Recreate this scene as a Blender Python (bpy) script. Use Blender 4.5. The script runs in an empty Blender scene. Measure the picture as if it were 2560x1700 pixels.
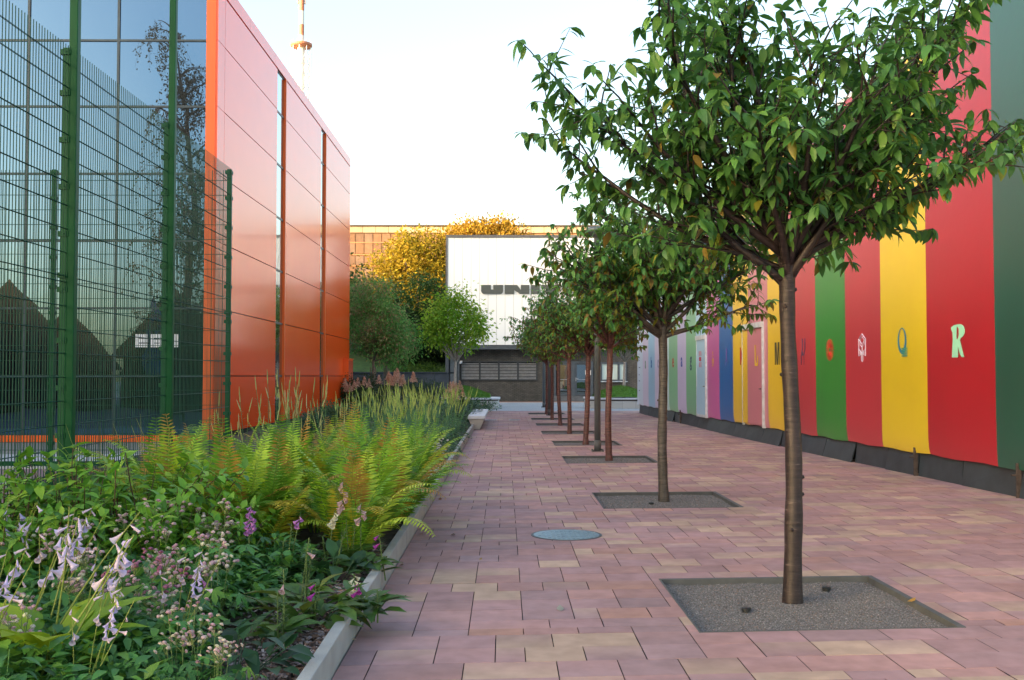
import bpy, math, random
import numpy as np
from mathutils import Vector, Matrix, Euler

R_ = math.radians
SC = bpy.context.scene
COL = SC.collection

# ------------------------------------------------------------------ camera
FPX, EYE = 2600.0, 1.55
cam_d = bpy.data.cameras.new("camera")
cam_d.sensor_width = 36.0
cam_d.lens = 36.0 * FPX / 2560.0
cam_d.clip_start, cam_d.clip_end = 0.1, 3000.0
cam = bpy.data.objects.new("camera", cam_d)
COL.objects.link(cam)
cam.location = (0, 0, EYE)
cam.rotation_euler = (R_(90) + math.atan(90 / FPX), 0, -math.atan(18 / FPX))
SC.camera = cam
RC = cam.rotation_euler.to_matrix()

# ------------------------------------------------------------------ light
SUN_EL, SUN_AZ = 11.0, 240.0          # degrees; azimuth clockwise from +Y (sun behind the camera, to the left)
world = bpy.data.worlds.new("World")
SC.world = world
world.use_nodes = True
wn = world.node_tree
sky = wn.nodes.new("ShaderNodeTexSky")
sky.sky_type = 'NISHITA'
sky.sun_disc = False
sky.sun_elevation = R_(SUN_EL)
sky.sun_rotation = R_(SUN_AZ)
sky.air_density = 1.0
sky.dust_density = 4.0
sky.ozone_density = 0.4
wn.links.new(sky.outputs[0], wn.nodes["Background"].inputs[0])
wn.nodes["Background"].inputs[1].default_value = 0.15
sun_d = bpy.data.lights.new("sun", 'SUN')
sun_d.energy = 3.4
sun_d.angle = R_(0.5)
sun_d.color = (1.0, 0.74, 0.46)
sun = bpy.data.objects.new("sun", sun_d)
COL.objects.link(sun)
to_sun = Vector((math.sin(R_(SUN_AZ)) * math.cos(R_(SUN_EL)), math.cos(R_(SUN_AZ)) * math.cos(R_(SUN_EL)), math.sin(R_(SUN_EL))))
sun.rotation_euler = to_sun.to_track_quat('Z', 'Y').to_euler()
SC.view_settings.view_transform = 'Standard'
SC.view_settings.look = 'None'
SC.view_settings.exposure = 2.25
SC.view_settings.gamma = 1.0
SC.cycles.max_bounces = 8
SC.cycles.transparent_max_bounces = 8
SC.cycles.sample_clamp_indirect = 6.0

# ------------------------------------------------------------------ pixel helpers (photo pixels, 2560 x 1700)
def ray(px, py):
    return RC @ Vector(((px - 1280) / FPX, (850 - py) / FPX, -1.0))
def at_y(px, py, y):
    r = ray(px, py); t = y / r.y
    return Vector((r.x * t, y, EYE + r.z * t))
def at_g(px, py, z=0.0):
    r = ray(px, py); t = (z - EYE) / r.z
    return Vector((r.x * t, r.y * t, z))

# ------------------------------------------------------------------ geometry collector
def unit(a):
    return a / np.maximum(np.linalg.norm(a, axis=-1, keepdims=True), 1e-9)

class G:
    def __init__(s):
        s.V, s.F, s.C, s.n = [], [], [], 0
    def raw(s, v, faces, col=(1, 1, 1)):
        v = np.asarray(v, float).reshape(-1, 3)
        s.V.append(v)
        c = np.asarray(col, float)
        if c.ndim == 1: c = np.tile(c, (len(v), 1))
        s.C.append(c)
        for f in faces:
            s.F.append(np.asarray(f, int).reshape(1, -1) + s.n)
        s.n += len(v)
        return s
    def inst(s, tv, tf, M, T, col):
        N, m = len(T), len(tv)
        if N == 0: return
        v = np.einsum('nij,mj->nmi', M, tv) + T[:, None, :]
        s.V.append(v.reshape(-1, 3))
        c = np.asarray(col, float)
        if c.ndim == 1: c = np.tile(c, (N, 1))
        s.C.append(np.repeat(c, m, axis=0))
        f = tf[None] + (s.n + np.arange(N) * m)[:, None, None]
        s.F.append(f.reshape(-1, tf.shape[1]))
        s.n += N * m
    def box(s, x0, x1, y0, y1, z0, z1, col=(1, 1, 1)):
        v = [(x0, y0, z0), (x1, y0, z0), (x1, y1, z0), (x0, y1, z0), (x0, y0, z1), (x1, y0, z1), (x1, y1, z1), (x0, y1, z1)]
        return s.raw(v, [(3, 2, 1, 0), (4, 5, 6, 7), (0, 1, 5, 4), (1, 2, 6, 5), (2, 3, 7, 6), (3, 0, 4, 7)], col)
    def hexa(s, v, col=(1, 1, 1)):      # eight corners in the order of box()
        return s.raw(v, [(3, 2, 1, 0), (4, 5, 6, 7), (0, 1, 5, 4), (1, 2, 6, 5), (2, 3, 7, 6), (3, 0, 4, 7)], col)
    def quad(s, a, b, c, d, col=(1, 1, 1)):
        return s.raw([a, b, c, d], [(0, 1, 2, 3)], col)
    def tube(s, pts, rad, n=6, col=(1, 1, 1), cap=True):
        P = np.asarray(pts, float)
        k = len(P)
        rad = np.broadcast_to(np.asarray(rad, float), (k,))
        T = unit(np.gradient(P, axis=0))
        ref = np.array((0, 0, 1.0)) if abs(T[0][2]) < .9 else np.array((1.0, 0, 0))
        u = unit(np.cross(T[0], ref))
        a = np.arange(n) * 2 * math.pi / n
        vs = []
        for i in range(k):
            u = unit(u - T[i] * np.dot(u, T[i]))
            w = np.cross(T[i], u)
            vs.append(P[i] + rad[i] * (np.cos(a)[:, None] * u + np.sin(a)[:, None] * w))
        v = np.concatenate(vs)
        f = []
        base = s.n
        ii = np.arange(n)
        for i in range(k - 1):
            q = np.stack([i * n + ii, i * n + (ii + 1) % n, (i + 1) * n + (ii + 1) % n, (i + 1) * n + ii], 1)
            f.append(q)
        s.V.append(v); s.C.append(np.tile(np.asarray(col, float), (len(v), 1)))
        s.F.append(np.concatenate(f) + base)
        if cap:
            s.F.append((np.arange(n)[::-1] + base).reshape(1, -1))
            s.F.append((np.arange(n) + base + (k - 1) * n).reshape(1, -1))
        s.n += len(v)
        return s
    def lathe(s, prof, n=16, c=(0, 0, 0), col=(1, 1, 1)):
        a = np.arange(n) * 2 * math.pi / n
        v = np.concatenate([np.stack([c[0] + r * np.cos(a), c[1] + r * np.sin(a), np.full(n, c[2] + z)], 1) for r, z in prof])
        ii = np.arange(n); f = []
        for i in range(len(prof) - 1):
            f.append(np.stack([i * n + ii, i * n + (ii + 1) % n, (i + 1) * n + (ii + 1) % n, (i + 1) * n + ii], 1))
        base = s.n
        s.V.append(v); s.C.append(np.tile(np.asarray(col, float), (len(v), 1)))
        s.F.append(np.concatenate(f) + base)
        s.F.append((np.arange(n)[::-1] + base).reshape(1, -1))
        s.F.append((np.arange(n) + base + (len(prof) - 1) * n).reshape(1, -1))
        s.n += len(v)
        return s
    def build(s, name, mat, parent=None, smooth=False, loc=None, bevel=0):
        me = bpy.data.meshes.new(name)
        V = np.concatenate(s.V).astype(np.float32)
        Cc = np.concatenate(s.C).astype(np.float32)
        loops = np.concatenate([f.reshape(-1) for f in s.F]).astype(np.int32)
        tot = np.concatenate([np.full(len(f), f.shape[1]) for f in s.F]).astype(np.int32)
        st = np.concatenate([[0], np.cumsum(tot)[:-1]]).astype(np.int32)
        me.vertices.add(len(V)); me.vertices.foreach_set('co', V.ravel())
        me.loops.add(len(loops)); me.loops.foreach_set('vertex_index', loops)
        me.polygons.add(len(tot)); me.polygons.foreach_set('loop_start', st)
        try: me.polygons.foreach_set('loop_total', tot)
        except Exception: pass
        me.polygons.foreach_set('use_smooth', np.full(len(tot), smooth))
        at = me.color_attributes.new('col', 'FLOAT_COLOR', 'POINT')
        at.data.foreach_set('color', np.concatenate([Cc, np.ones((len(Cc), 1), np.float32)], 1).ravel())
        me.update(calc_edges=True)
        me.validate()
        o = bpy.data.objects.new(name, me)
        COL.objects.link(o)
        if mat: me.materials.append(mat)
        if parent: o.parent = parent
        if loc: o.location = loc
        if bevel:
            b = o.modifiers.new('bevel', 'BEVEL'); b.width = bevel; b.segments = 2; b.limit_method = 'ANGLE'
        return o

def tag(o, label=None, cat=None, group=None, kind=None):
    if label: o['label'] = label
    if cat: o['category'] = cat
    if group: o['group'] = group
    if kind: o['kind'] = kind
    return o
def thing(name, label, cat, loc=(0, 0, 0), rz=0.0, group=None):
    o = bpy.data.objects.new(name, None); COL.objects.link(o)
    o.empty_display_size = .2
    o.location = loc; o.rotation_euler = (0, 0, rz)
    return tag(o, label, cat, group)
def copy_thing(o, loc, rz=0.0, sc=1.0, label=None):
    c = o.copy(); COL.objects.link(c)
    c.location = loc; c.rotation_euler = (0, 0, rz); c.scale = (sc, sc, sc)
    if label: c['label'] = label
    for ch in list(o.children):
        d = ch.copy(); COL.objects.link(d); d.parent = c
        for g in list(ch.children):
            e = g.copy(); COL.objects.link(e); e.parent = d
    return c

# ------------------------------------------------------------------ materials
def srgb(r, g, b):
    f = lambda c: (c / 255 / 12.92) if c <= 10 else ((c / 255 + .055) / 1.055) ** 2.4
    return (f(r), f(g), f(b))
MATS = {}
def pm(name, col=None, rough=.6, metal=0.0, var=.18, scale=6.0, bump=0.0, bscale=40.0, coat=0.0, trans=0.0, spec=.5, stretch=None, coord='Object', coat_rough=.05, ior=1.5, dirt=0.0):
    if name in MATS: return MATS[name]
    m = bpy.data.materials.new(name); m.use_nodes = True
    nt = m.node_tree; N = nt.nodes; L = nt.links
    b = N["Principled BSDF"]
    tc = N.new("ShaderNodeTexCoord")
    src = tc.outputs[coord]
    if stretch:
        mp = N.new("ShaderNodeMapping"); mp.inputs['Scale'].default_value = stretch
        L.new(src, mp.inputs[0]); src = mp.outputs[0]
    nz = N.new("ShaderNodeTexNoise"); nz.inputs['Scale'].default_value = scale; nz.inputs['Detail'].default_value = 5
    L.new(src, nz.inputs['Vector'])
    mr = N.new("ShaderNodeMapRange")
    mr.inputs[1].default_value = .3; mr.inputs[2].default_value = .7
    mr.inputs[3].default_value = 1 - var; mr.inputs[4].default_value = 1 + var
    L.new(nz.outputs[0], mr.inputs[0])
    mx = N.new("ShaderNodeVectorMath"); mx.operation = 'MULTIPLY'
    if col is None:
        at = N.new("ShaderNodeAttribute"); at.attribute_name = 'col'
        L.new(at.outputs['Color'], mx.inputs[0])
    else:
        mx.inputs[0].default_value = col
    L.new(mr.outputs[0], mx.inputs[1])
    if dirt:
        n3 = N.new("ShaderNodeTexNoise"); n3.inputs['Scale'].default_value = .55; n3.inputs['Detail'].default_value = 9; n3.inputs['Roughness'].default_value = .62
        L.new(tc.outputs[coord], n3.inputs['Vector'])
        m3 = N.new("ShaderNodeMapRange"); m3.inputs[1].default_value = .35; m3.inputs[2].default_value = .62; m3.inputs[3].default_value = 1 - dirt; m3.inputs[4].default_value = 1.04
        L.new(n3.outputs[0], m3.inputs[0])
        v3 = N.new("ShaderNodeVectorMath"); v3.operation = 'MULTIPLY'; L.new(mx.outputs[0], v3.inputs[0]); L.new(m3.outputs[0], v3.inputs[1]); mx = v3
    L.new(mx.outputs[0], b.inputs['Base Color'])
    b.inputs['Roughness'].default_value = rough
    b.inputs['Metallic'].default_value = metal
    b.inputs['IOR'].default_value = ior
    b.inputs['Specular IOR Level'].default_value = spec
    if coat:
        b.inputs['Coat Weight'].default_value = coat
        b.inputs['Coat Roughness'].default_value = coat_rough
    if bump:
        n2 = N.new("ShaderNodeTexNoise"); n2.inputs['Scale'].default_value = bscale; n2.inputs['Detail'].default_value = 4
        L.new(src, n2.inputs['Vector'])
        bp = N.new("ShaderNodeBump"); bp.inputs['Strength'].default_value = bump; bp.inputs['Distance'].default_value = .02
        L.new(n2.outputs[0], bp.inputs['Height']); L.new(bp.outputs[0], b.inputs['Normal'])
    if trans:
        tr = N.new("ShaderNodeBsdfTranslucent")
        L.new(mx.outputs[0], tr.inputs[0])
        ms = N.new("ShaderNodeMixShader"); ms.inputs[0].default_value = trans
        L.new(b.outputs[0], ms.inputs[1]); L.new(tr.outputs[0], ms.inputs[2])
        L.new(ms.outputs[0], N["Material Output"].inputs[0])
    MATS[name] = m
    return m

LEAF = pm('leaf', None, rough=.42, var=.12, scale=9, trans=.38, spec=.35)
LEAFD = pm('leaf_dull', None, rough=.6, var=.15, scale=5, trans=.42, spec=.25)
PETAL = pm('petal', None, rough=.6, var=.06, scale=20, trans=.35, spec=.2)
STEM = pm('stem', None, rough=.6, var=.15, scale=12)

def brick_mat(name, c1, c2, mortar, sx, sy, rough=.85):
    m = bpy.data.materials.new(name); m.use_nodes = True
    nt = m.node_tree; N = nt.nodes; L = nt.links; b = N["Principled BSDF"]
    tc = N.new("ShaderNodeTexCoord"); mp = N.new("ShaderNodeMapping")
    mp.inputs['Rotation'].default_value = (R_(90), 0, 0)
    L.new(tc.outputs['Object'], mp.inputs[0])
    br = N.new("ShaderNodeTexBrick")
    br.inputs['Color1'].default_value = (*c1, 1); br.inputs['Color2'].default_value = (*c2, 1); br.inputs['Mortar'].default_value = (*mortar, 1)
    br.inputs['Scale'].default_value = 1; br.inputs['Mortar Size'].default_value = .012
    br.inputs['Brick Width'].default_value = sx; br.inputs['Row Height'].default_value = sy
    L.new(mp.outputs[0], br.inputs['Vector'])
    nz = N.new("ShaderNodeTexNoise"); nz.inputs['Scale'].default_value = 2.5; nz.inputs['Detail'].default_value = 8
    L.new(tc.outputs['Object'], nz.inputs['Vector'])
    mx = N.new("ShaderNodeMix"); mx.data_type = 'RGBA'; mx.blend_type = 'MULTIPLY'; mx.inputs['Factor'].default_value = .6
    mr = N.new("ShaderNodeMapRange"); mr.inputs[1].default_value = .3; mr.inputs[2].default_value = .7; mr.inputs[3].default_value = .55; mr.inputs[4].default_value = 1.4
    L.new(nz.outputs[0], mr.inputs[0])
    L.new(br.outputs[0], mx.inputs['A']); L.new(mr.outputs[0], mx.inputs['B'])
    L.new(mx.outputs['Result'], b.inputs['Base Color']); b.inputs['Roughness'].default_value = rough
    return m

def stripe_mat(name, col, period, width, dark, rough=.4, axis=0, var=.05, ior=1.5):
    """Panel joints: thin darker lines every `period` metres along one object axis."""
    m = bpy.data.materials.new(name); m.use_nodes = True
    nt = m.node_tree; N = nt.nodes; L = nt.links; b = N["Principled BSDF"]
    tc = N.new("ShaderNodeTexCoord"); sp = N.new("ShaderNodeSeparateXYZ"); L.new(tc.outputs['Object'], sp.inputs[0])
    d = N.new("ShaderNodeMath"); d.operation = 'DIVIDE'; d.inputs[1].default_value = period; L.new(sp.outputs[axis], d.inputs[0])
    fl = N.new("ShaderNodeMath"); fl.operation = 'FLOOR'; L.new(d.outputs[0], fl.inputs[0])
    fr = N.new("ShaderNodeMath"); fr.operation = 'FRACT'; L.new(d.outputs[0], fr.inputs[0])
    lt = N.new("ShaderNodeMath"); lt.operation = 'LESS_THAN'; lt.inputs[1].default_value = width / period; L.new(fr.outputs[0], lt.inputs[0])
    wn_ = N.new("ShaderNodeTexWhiteNoise"); wn_.noise_dimensions = '1D'; L.new(fl.outputs[0], wn_.inputs['W'])
    mr = N.new("ShaderNodeMapRange"); mr.inputs[3].default_value = 1 - var; mr.inputs[4].default_value = 1 + var; L.new(wn_.outputs[0], mr.inputs[0])
    nz = N.new("ShaderNodeTexNoise"); nz.inputs['Scale'].default_value = .6; nz.inputs['Detail'].default_value = 3; L.new(tc.outputs['Object'], nz.inputs['Vector'])
    mr2 = N.new("ShaderNodeMapRange"); mr2.inputs[1].default_value = .3; mr2.inputs[2].default_value = .7; mr2.inputs[3].default_value = 1 - var; mr2.inputs[4].default_value = 1 + var; L.new(nz.outputs[0], mr2.inputs[0])
    mu = N.new("ShaderNodeMath"); mu.operation = 'MULTIPLY'; L.new(mr.outputs[0], mu.inputs[0]); L.new(mr2.outputs[0], mu.inputs[1])
    mx = N.new("ShaderNodeMix"); mx.data_type = 'RGBA'
    mx.inputs['A'].default_value = (*col, 1); mx.inputs['B'].default_value = (*dark, 1); L.new(lt.outputs[0], mx.inputs['Factor'])
    vm = N.new("ShaderNodeVectorMath"); vm.operation = 'MULTIPLY'; L.new(mx.outputs['Result'], vm.inputs[0]); L.new(mu.outputs[0], vm.inputs[1])
    L.new(vm.outputs[0], b.inputs['Base Color']); b.inputs['Roughness'].default_value = rough; b.inputs['IOR'].default_value = ior
    return m

rng = np.random.default_rng(7)
random.seed(7)

# ================================================================== THE SETTING: GROUND
SKEW = 0.07                              # the paving courses run a few degrees off square
def skx(x, v): return (x, v + SKEW * x)

g = G(); g.quad((-600, -300, -.12), (600, -300, -.12), (600, 1200, -.12), (-600, 1200, -.12))
tag(g.build('ground', pm('earth', (.10, .09, .075), rough=.95, var=.3, scale=.5)), kind='structure')

def wall_x(y):                           # foot of the striped pavilion beside the path
    d = 43.7 - y
    return 5.57 + .0106 * d + .00067 * d * d

TREES = [(2.01, 7.27), (1.99, 13.1), (1.93, 19.4), (1.88, 24.1), (1.77, 28.6), (1.76, 33.3), (1.72, 37.6), (1.73, 43.0)]
PITS = []                                # x0,x1,v0,v1 in skewed coordinates
for i, (tx, ty) in enumerate(TREES):
    w = .835 if i < 3 else .76
    vc = ty - SKEW * tx - (.05 if i == 0 else 0)
    PITS.append((tx - w, tx + w, vc - .83, vc + .83))

MANHOLE = (.602, 10.2, .327)
def cut(rects, p):
    out = []
    for (a, b, c, d) in rects:
        x0, x1, v0, v1 = p
        if b <= x0 or a >= x1 or d <= v0 or c >= v1:
            out.append((a, b, c, d)); continue
        if a < x0: out.append((a, x0, c, d))
        if b > x1: out.append((x1, b, c, d))
        a2, b2 = max(a, x0), min(b, x1)
        if c < v0: out.append((a2, b2, c, v0))
        if d > v1: out.append((a2, b2, v1, d))
    return out

def paving():
    rr = random.Random(11)
    g = G()
    pal = {'m': (.365, .222, .228), 'p': (.405, .235, .222), 'b': (.455, .325, .25), 'g': (.34, .222, .232), 'o': (.45, .25, .20)}
    v = 2.4
    verts, cols = [], []
    J = .0029
    while v < 46.2:
        d = rr.choice([.30, .30, .30, .30, .30, .30, .22, .15])
        if v + d > 46.2: d = 46.2 - v
        x = -.886 - rr.choice([0, 0, .1667])
        while x < 7.2:
            w = rr.choice([1 / 3] * 14 + [.5, .5, 1 / 6])
            a, b = max(x, -.886), min(x + w, 7.2)
            x += w
            if b - a < .03: continue
            # the beige stones gather in drifts, mostly right of the trees
            drift = .5 + .5 * math.sin(a * .9 + v * .33) * math.sin(v * .21 - a * .35 + 1)
            pb = .05 + .17 * drift + (.09 if a > 1 else 0) + (.08 if v > 13 else 0)
            u = rr.random()
            def pick():
                u = rr.random()
                return pal['b'] if u < pb else pal['m'] if u < pb + .42 else pal['p'] if u < pb + .66 else pal['g'] if u < .985 else pal['o']
            c0 = np.array(pick()); c1 = c0 if rr.random() < .3 else np.array(pick()) * .6 + c0 * .4
            k = rr.uniform(.88, 1.1)
            rects = [(a + J, b - J, v + J * .55, v + d - J * .55)]
            if b > 0.8 and a < 3.1:
                for p in PITS:
                    if v + d > p[2] - .1 and v < p[3] + .1: rects = cut(rects, p)
            z = rr.uniform(-.0012, .0012)
            for (a0, b0, v0, v1) in rects:
                if b0 - a0 < .012 or v1 - v0 < .012: continue
                t0, t1 = (v0 - v) / d, (v1 - v) / d
                ca, cb = (c0 * (1 - t0) + c1 * t0) * k, (c0 * (1 - t1) + c1 * t1) * k
                g.raw([(a0, v0 + SKEW * a0, z), (b0, v0 + SKEW * b0, z), (b0, v1 + SKEW * b0, z), (a0, v1 + SKEW * a0, z),
                       (a0, v0 + SKEW * a0, -.03), (b0, v0 + SKEW * b0, -.03)], [(0, 1, 2, 3), (4, 5, 1, 0)], [ca, ca, cb, cb, ca * .5, ca * .5])
        v += d
    mat = pm('paving_stone', None, rough=.78, var=.13, scale=7, bump=.12, bscale=180, spec=.35, dirt=.24)
    return tag(g.build('pavement', mat), kind='structure')
paving()
g = G(); g.quad((-.89, 2, -.06), (7.3, 2, -.06), (7.3, 47, -.06), (-.89, 47, -.06))
tag(g.build('pavement_bed', pm('joint_sand', (.05, .042, .04), rough=.95)), kind='structure')

def plaza():
    g = G(); rr = random.Random(3)
    y = 46.2
    while y < 62.9:
        d = .6
        x = -14 - rr.random() * .6
        while x < 26:
            w = rr.choice([.6, .9, .6])
            c = np.array((.30, .33, .36)) * rr.uniform(.9, 1.1)
            if y > 61.2: c = np.array((.45, .25, .18)) * rr.uniform(.9, 1.1)
            g.quad((x + .004, y + .004, 0), (x + w - .004, y + .004, 0), (x + w - .004, y + d - .004, 0), (x + .004, y + d - .004, 0), c)
            x += w
        y += d
    tag(g.build('plaza', pm('plaza_slab', None, rough=.7, var=.1, scale=3)), kind='structure')
    g = G(); g.quad((-14, 46.2, -.02), (26, 46.2, -.02), (26, 63.6, -.02), (-14, 63.6, -.02))
    tag(g.build('plaza_bed', pm('joint_grey', (.12, .12, .12), rough=.9)), kind='structure')
plaza()

g = G()
for a, b, c in ((-30, 17.6, (.23, .14, .15)), (17.6, 18.4, (.42, .38, .30)), (18.4, 20.9, (.42, .43, .45)), (20.9, 24.55, (.22, .215, .21))):
    g.quad((-32, a, -.01), (-3.62, a, -.01), (-3.62, b, -.01), (-32, b, -.01), c)
tag(g.build('sports_court', pm('court_surface', None, rough=.8, var=.1, scale=2)), kind='structure')
g = G(); g.quad((-32, 15.2, -.006), (-3.7, 15.2, -.006), (-3.7, 15.27, -.006), (-32, 15.27, -.006))
tag(g.build('court_line', pm('line_paint', (.75, .75, .75), rough=.7)), kind='structure')

# bed soil: a gently uneven sheet behind the kerb
def sheet(x0, x1, y0, y1, nx, ny, zf):
    xs, ys = np.linspace(x0, x1, nx), np.linspace(y0, y1, ny)
    X, Y = np.meshgrid(xs, ys)
    Z = zf(X, Y)
    idx = np.arange(nx * ny).reshape(ny, nx)
    f = np.stack([idx[:-1, :-1], idx[:-1, 1:], idx[1:, 1:], idx[1:, :-1]], -1).reshape(-1, 4)
    return np.stack([X, Y, Z], -1).reshape(-1, 3), f
g = G(); v, f = sheet(-3.62, -.958, 2.5, 31.2, 14, 120, lambda X, Y: .075 + .02 * np.sin(X * 5 + Y * 2.1) * np.sin(Y * 3.3))
g.V.append(v); g.C.append(np.ones_like(v)); g.F.append(f); g.n = len(v)
tag(g.build('soil', pm('soil', (.055, .042, .032), rough=.95, var=.4, scale=9, bump=.8, bscale=30), smooth=True), kind='structure')
g = G(); v, f = sheet(-6.86, -.9, 31.2, 46.2, 14, 40, lambda X, Y: .06 + .03 * np.sin(X * 3 + Y * 2.1))
g.V.append(v); g.C.append(np.ones_like(v)); g.F.append(f); g.n = len(v)
v, f = sheet(-6.86, -3.62, 14.2, 31.2, 8, 40, lambda X, Y: .06 + .02 * np.sin(X * 3 + Y * 2.1))
g.raw(v, f)
g2 = tag(g.build('planted_ground', pm('soil'), smooth=True), kind='structure')
# grass bank rising behind the low dark wall
def bank(X, Y):
    t = np.clip((Y - 61.5) / 26, 0, 1)
    return .3 + 6.5 * t + .15 * np.sin(X * .9) * np.sin(Y * .7)
g = G(); v, f = sheet(-60, -3.63, 61.2, 95, 30, 24, bank); g.raw(v, f)
tag(g.build('grass_bank', pm('lawn', (.035, .085, .018), rough=.9, var=.35, scale=3, bump=.6, bscale=30), smooth=True), kind='structure')

# ================================================================== KERB AND BED EDGING
def kerb():
    k = thing('kerb', 'low grey concrete kerb between the flower bed and the paved path', 'kerb', (-.925, 2.5, 0))
    y = 0.0; i = 0
    while y < 28.6:
        L = 1.0
        g = G(); e = .002 * ((i * 7) % 3 - 1)
        g.box(-.034 + e, .034 + e, y + .002, y + L - .002, -.05, .16 + e)
        g.build('kerb_stone', pm('concrete_kerb', (.33, .34, .33), rough=.85, var=.12, scale=5, bump=.25, bscale=120), k, bevel=.006)
        y += L; i += 1
kerb()
g = G()
pts = [(-2.5, 8.05), (-2.1, 7.75), (-1.7, 7.6), (-1.3, 7.45), (-1.0, 7.3)]
for (a, b), (c, d) in zip(pts[:-1], pts[1:]):
    g.hexa([(a, b, .05), (c, d, .05), (c, d + .012, .05), (a, b + .012, .05), (a, b, .17), (c, d, .17), (c, d + .012, .17), (a, b + .012, .17)])
tag(g.build('edging_strip', pm('rusted_steel', (.05, .035, .035), rough=.7, var=.3, scale=10)), 'dark brown metal edging strip curving across the flower bed in front of the ferns', 'edging')

# stepping pavers that cross the bed
rr = random.Random(5)
g = G()
for i in range(4):
    for j in range(5):
        x0, y0 = -2.6 + j * .33, 14.9 + i * .42
        c = np.array((.36, .39, .41)) * rr.uniform(.92, 1.08)
        g.box(x0 + .004, x0 + .326, y0 + .004, y0 + .416, .05, .105, c)
tag(g.build('stepping_path', pm('plaza_slab')), kind='structure')

# bark mulch: chips lying along the kerb
def mulch():
    g = G(); N = 5200
    x = -.965 - np.abs(rng.normal(0, .28, N)); y = rng.uniform(3.0, 9.0, N)
    k = (x > -2.4)
    x, y = x[k], y[k]; N = len(x)
    tv = np.array([(-.5, -.5, -.5), (.5, -.5, -.5), (.5, .5, -.5), (-.5, .5, -.5), (-.4, -.4, .5), (.4, -.4, .5), (.4, .4, .5), (-.4, .4, .5)])
    tf = np.array([(3, 2, 1, 0), (4, 5, 6, 7), (0, 1, 5, 4), (1, 2, 6, 5), (2, 3, 7, 6), (3, 0, 4, 7)])
    a = rng.uniform(0, 6.28, N); L = rng.uniform(.012, .05, N); W = rng.uniform(.008, .022, N); H = rng.uniform(.003, .009, N)
    tx = rng.normal(0, .25, N)
    M = np.zeros((N, 3, 3))
    M[:, 0, 0] = np.cos(a) * L; M[:, 1, 0] = np.sin(a) * L; M[:, 2, 0] = tx * L
    M[:, 0, 1] = -np.sin(a) * W; M[:, 1, 1] = np.cos(a) * W; M[:, 2, 2] = H
    T = np.stack([x, y, .095 + rng.uniform(0, .025, N)], 1)
    base = np.array([(.13, .09, .08), (.20, .15, .145), (.09, .06, .05), (.27, .22, .22), (.22, .13, .09), (.34, .29, .29)])
    g.inst(tv, tf, M, T, base[rng.integers(0, 6, N)] * rng.uniform(.7, 1.15, (N, 1)))
    tag(g.build('bark_mulch', pm('bark_chip', None, rough=.85, var=.25, scale=30)), 'brown bark chip mulch spread along the inside of the kerb', 'mulch', kind='stuff')
mulch()

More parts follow.
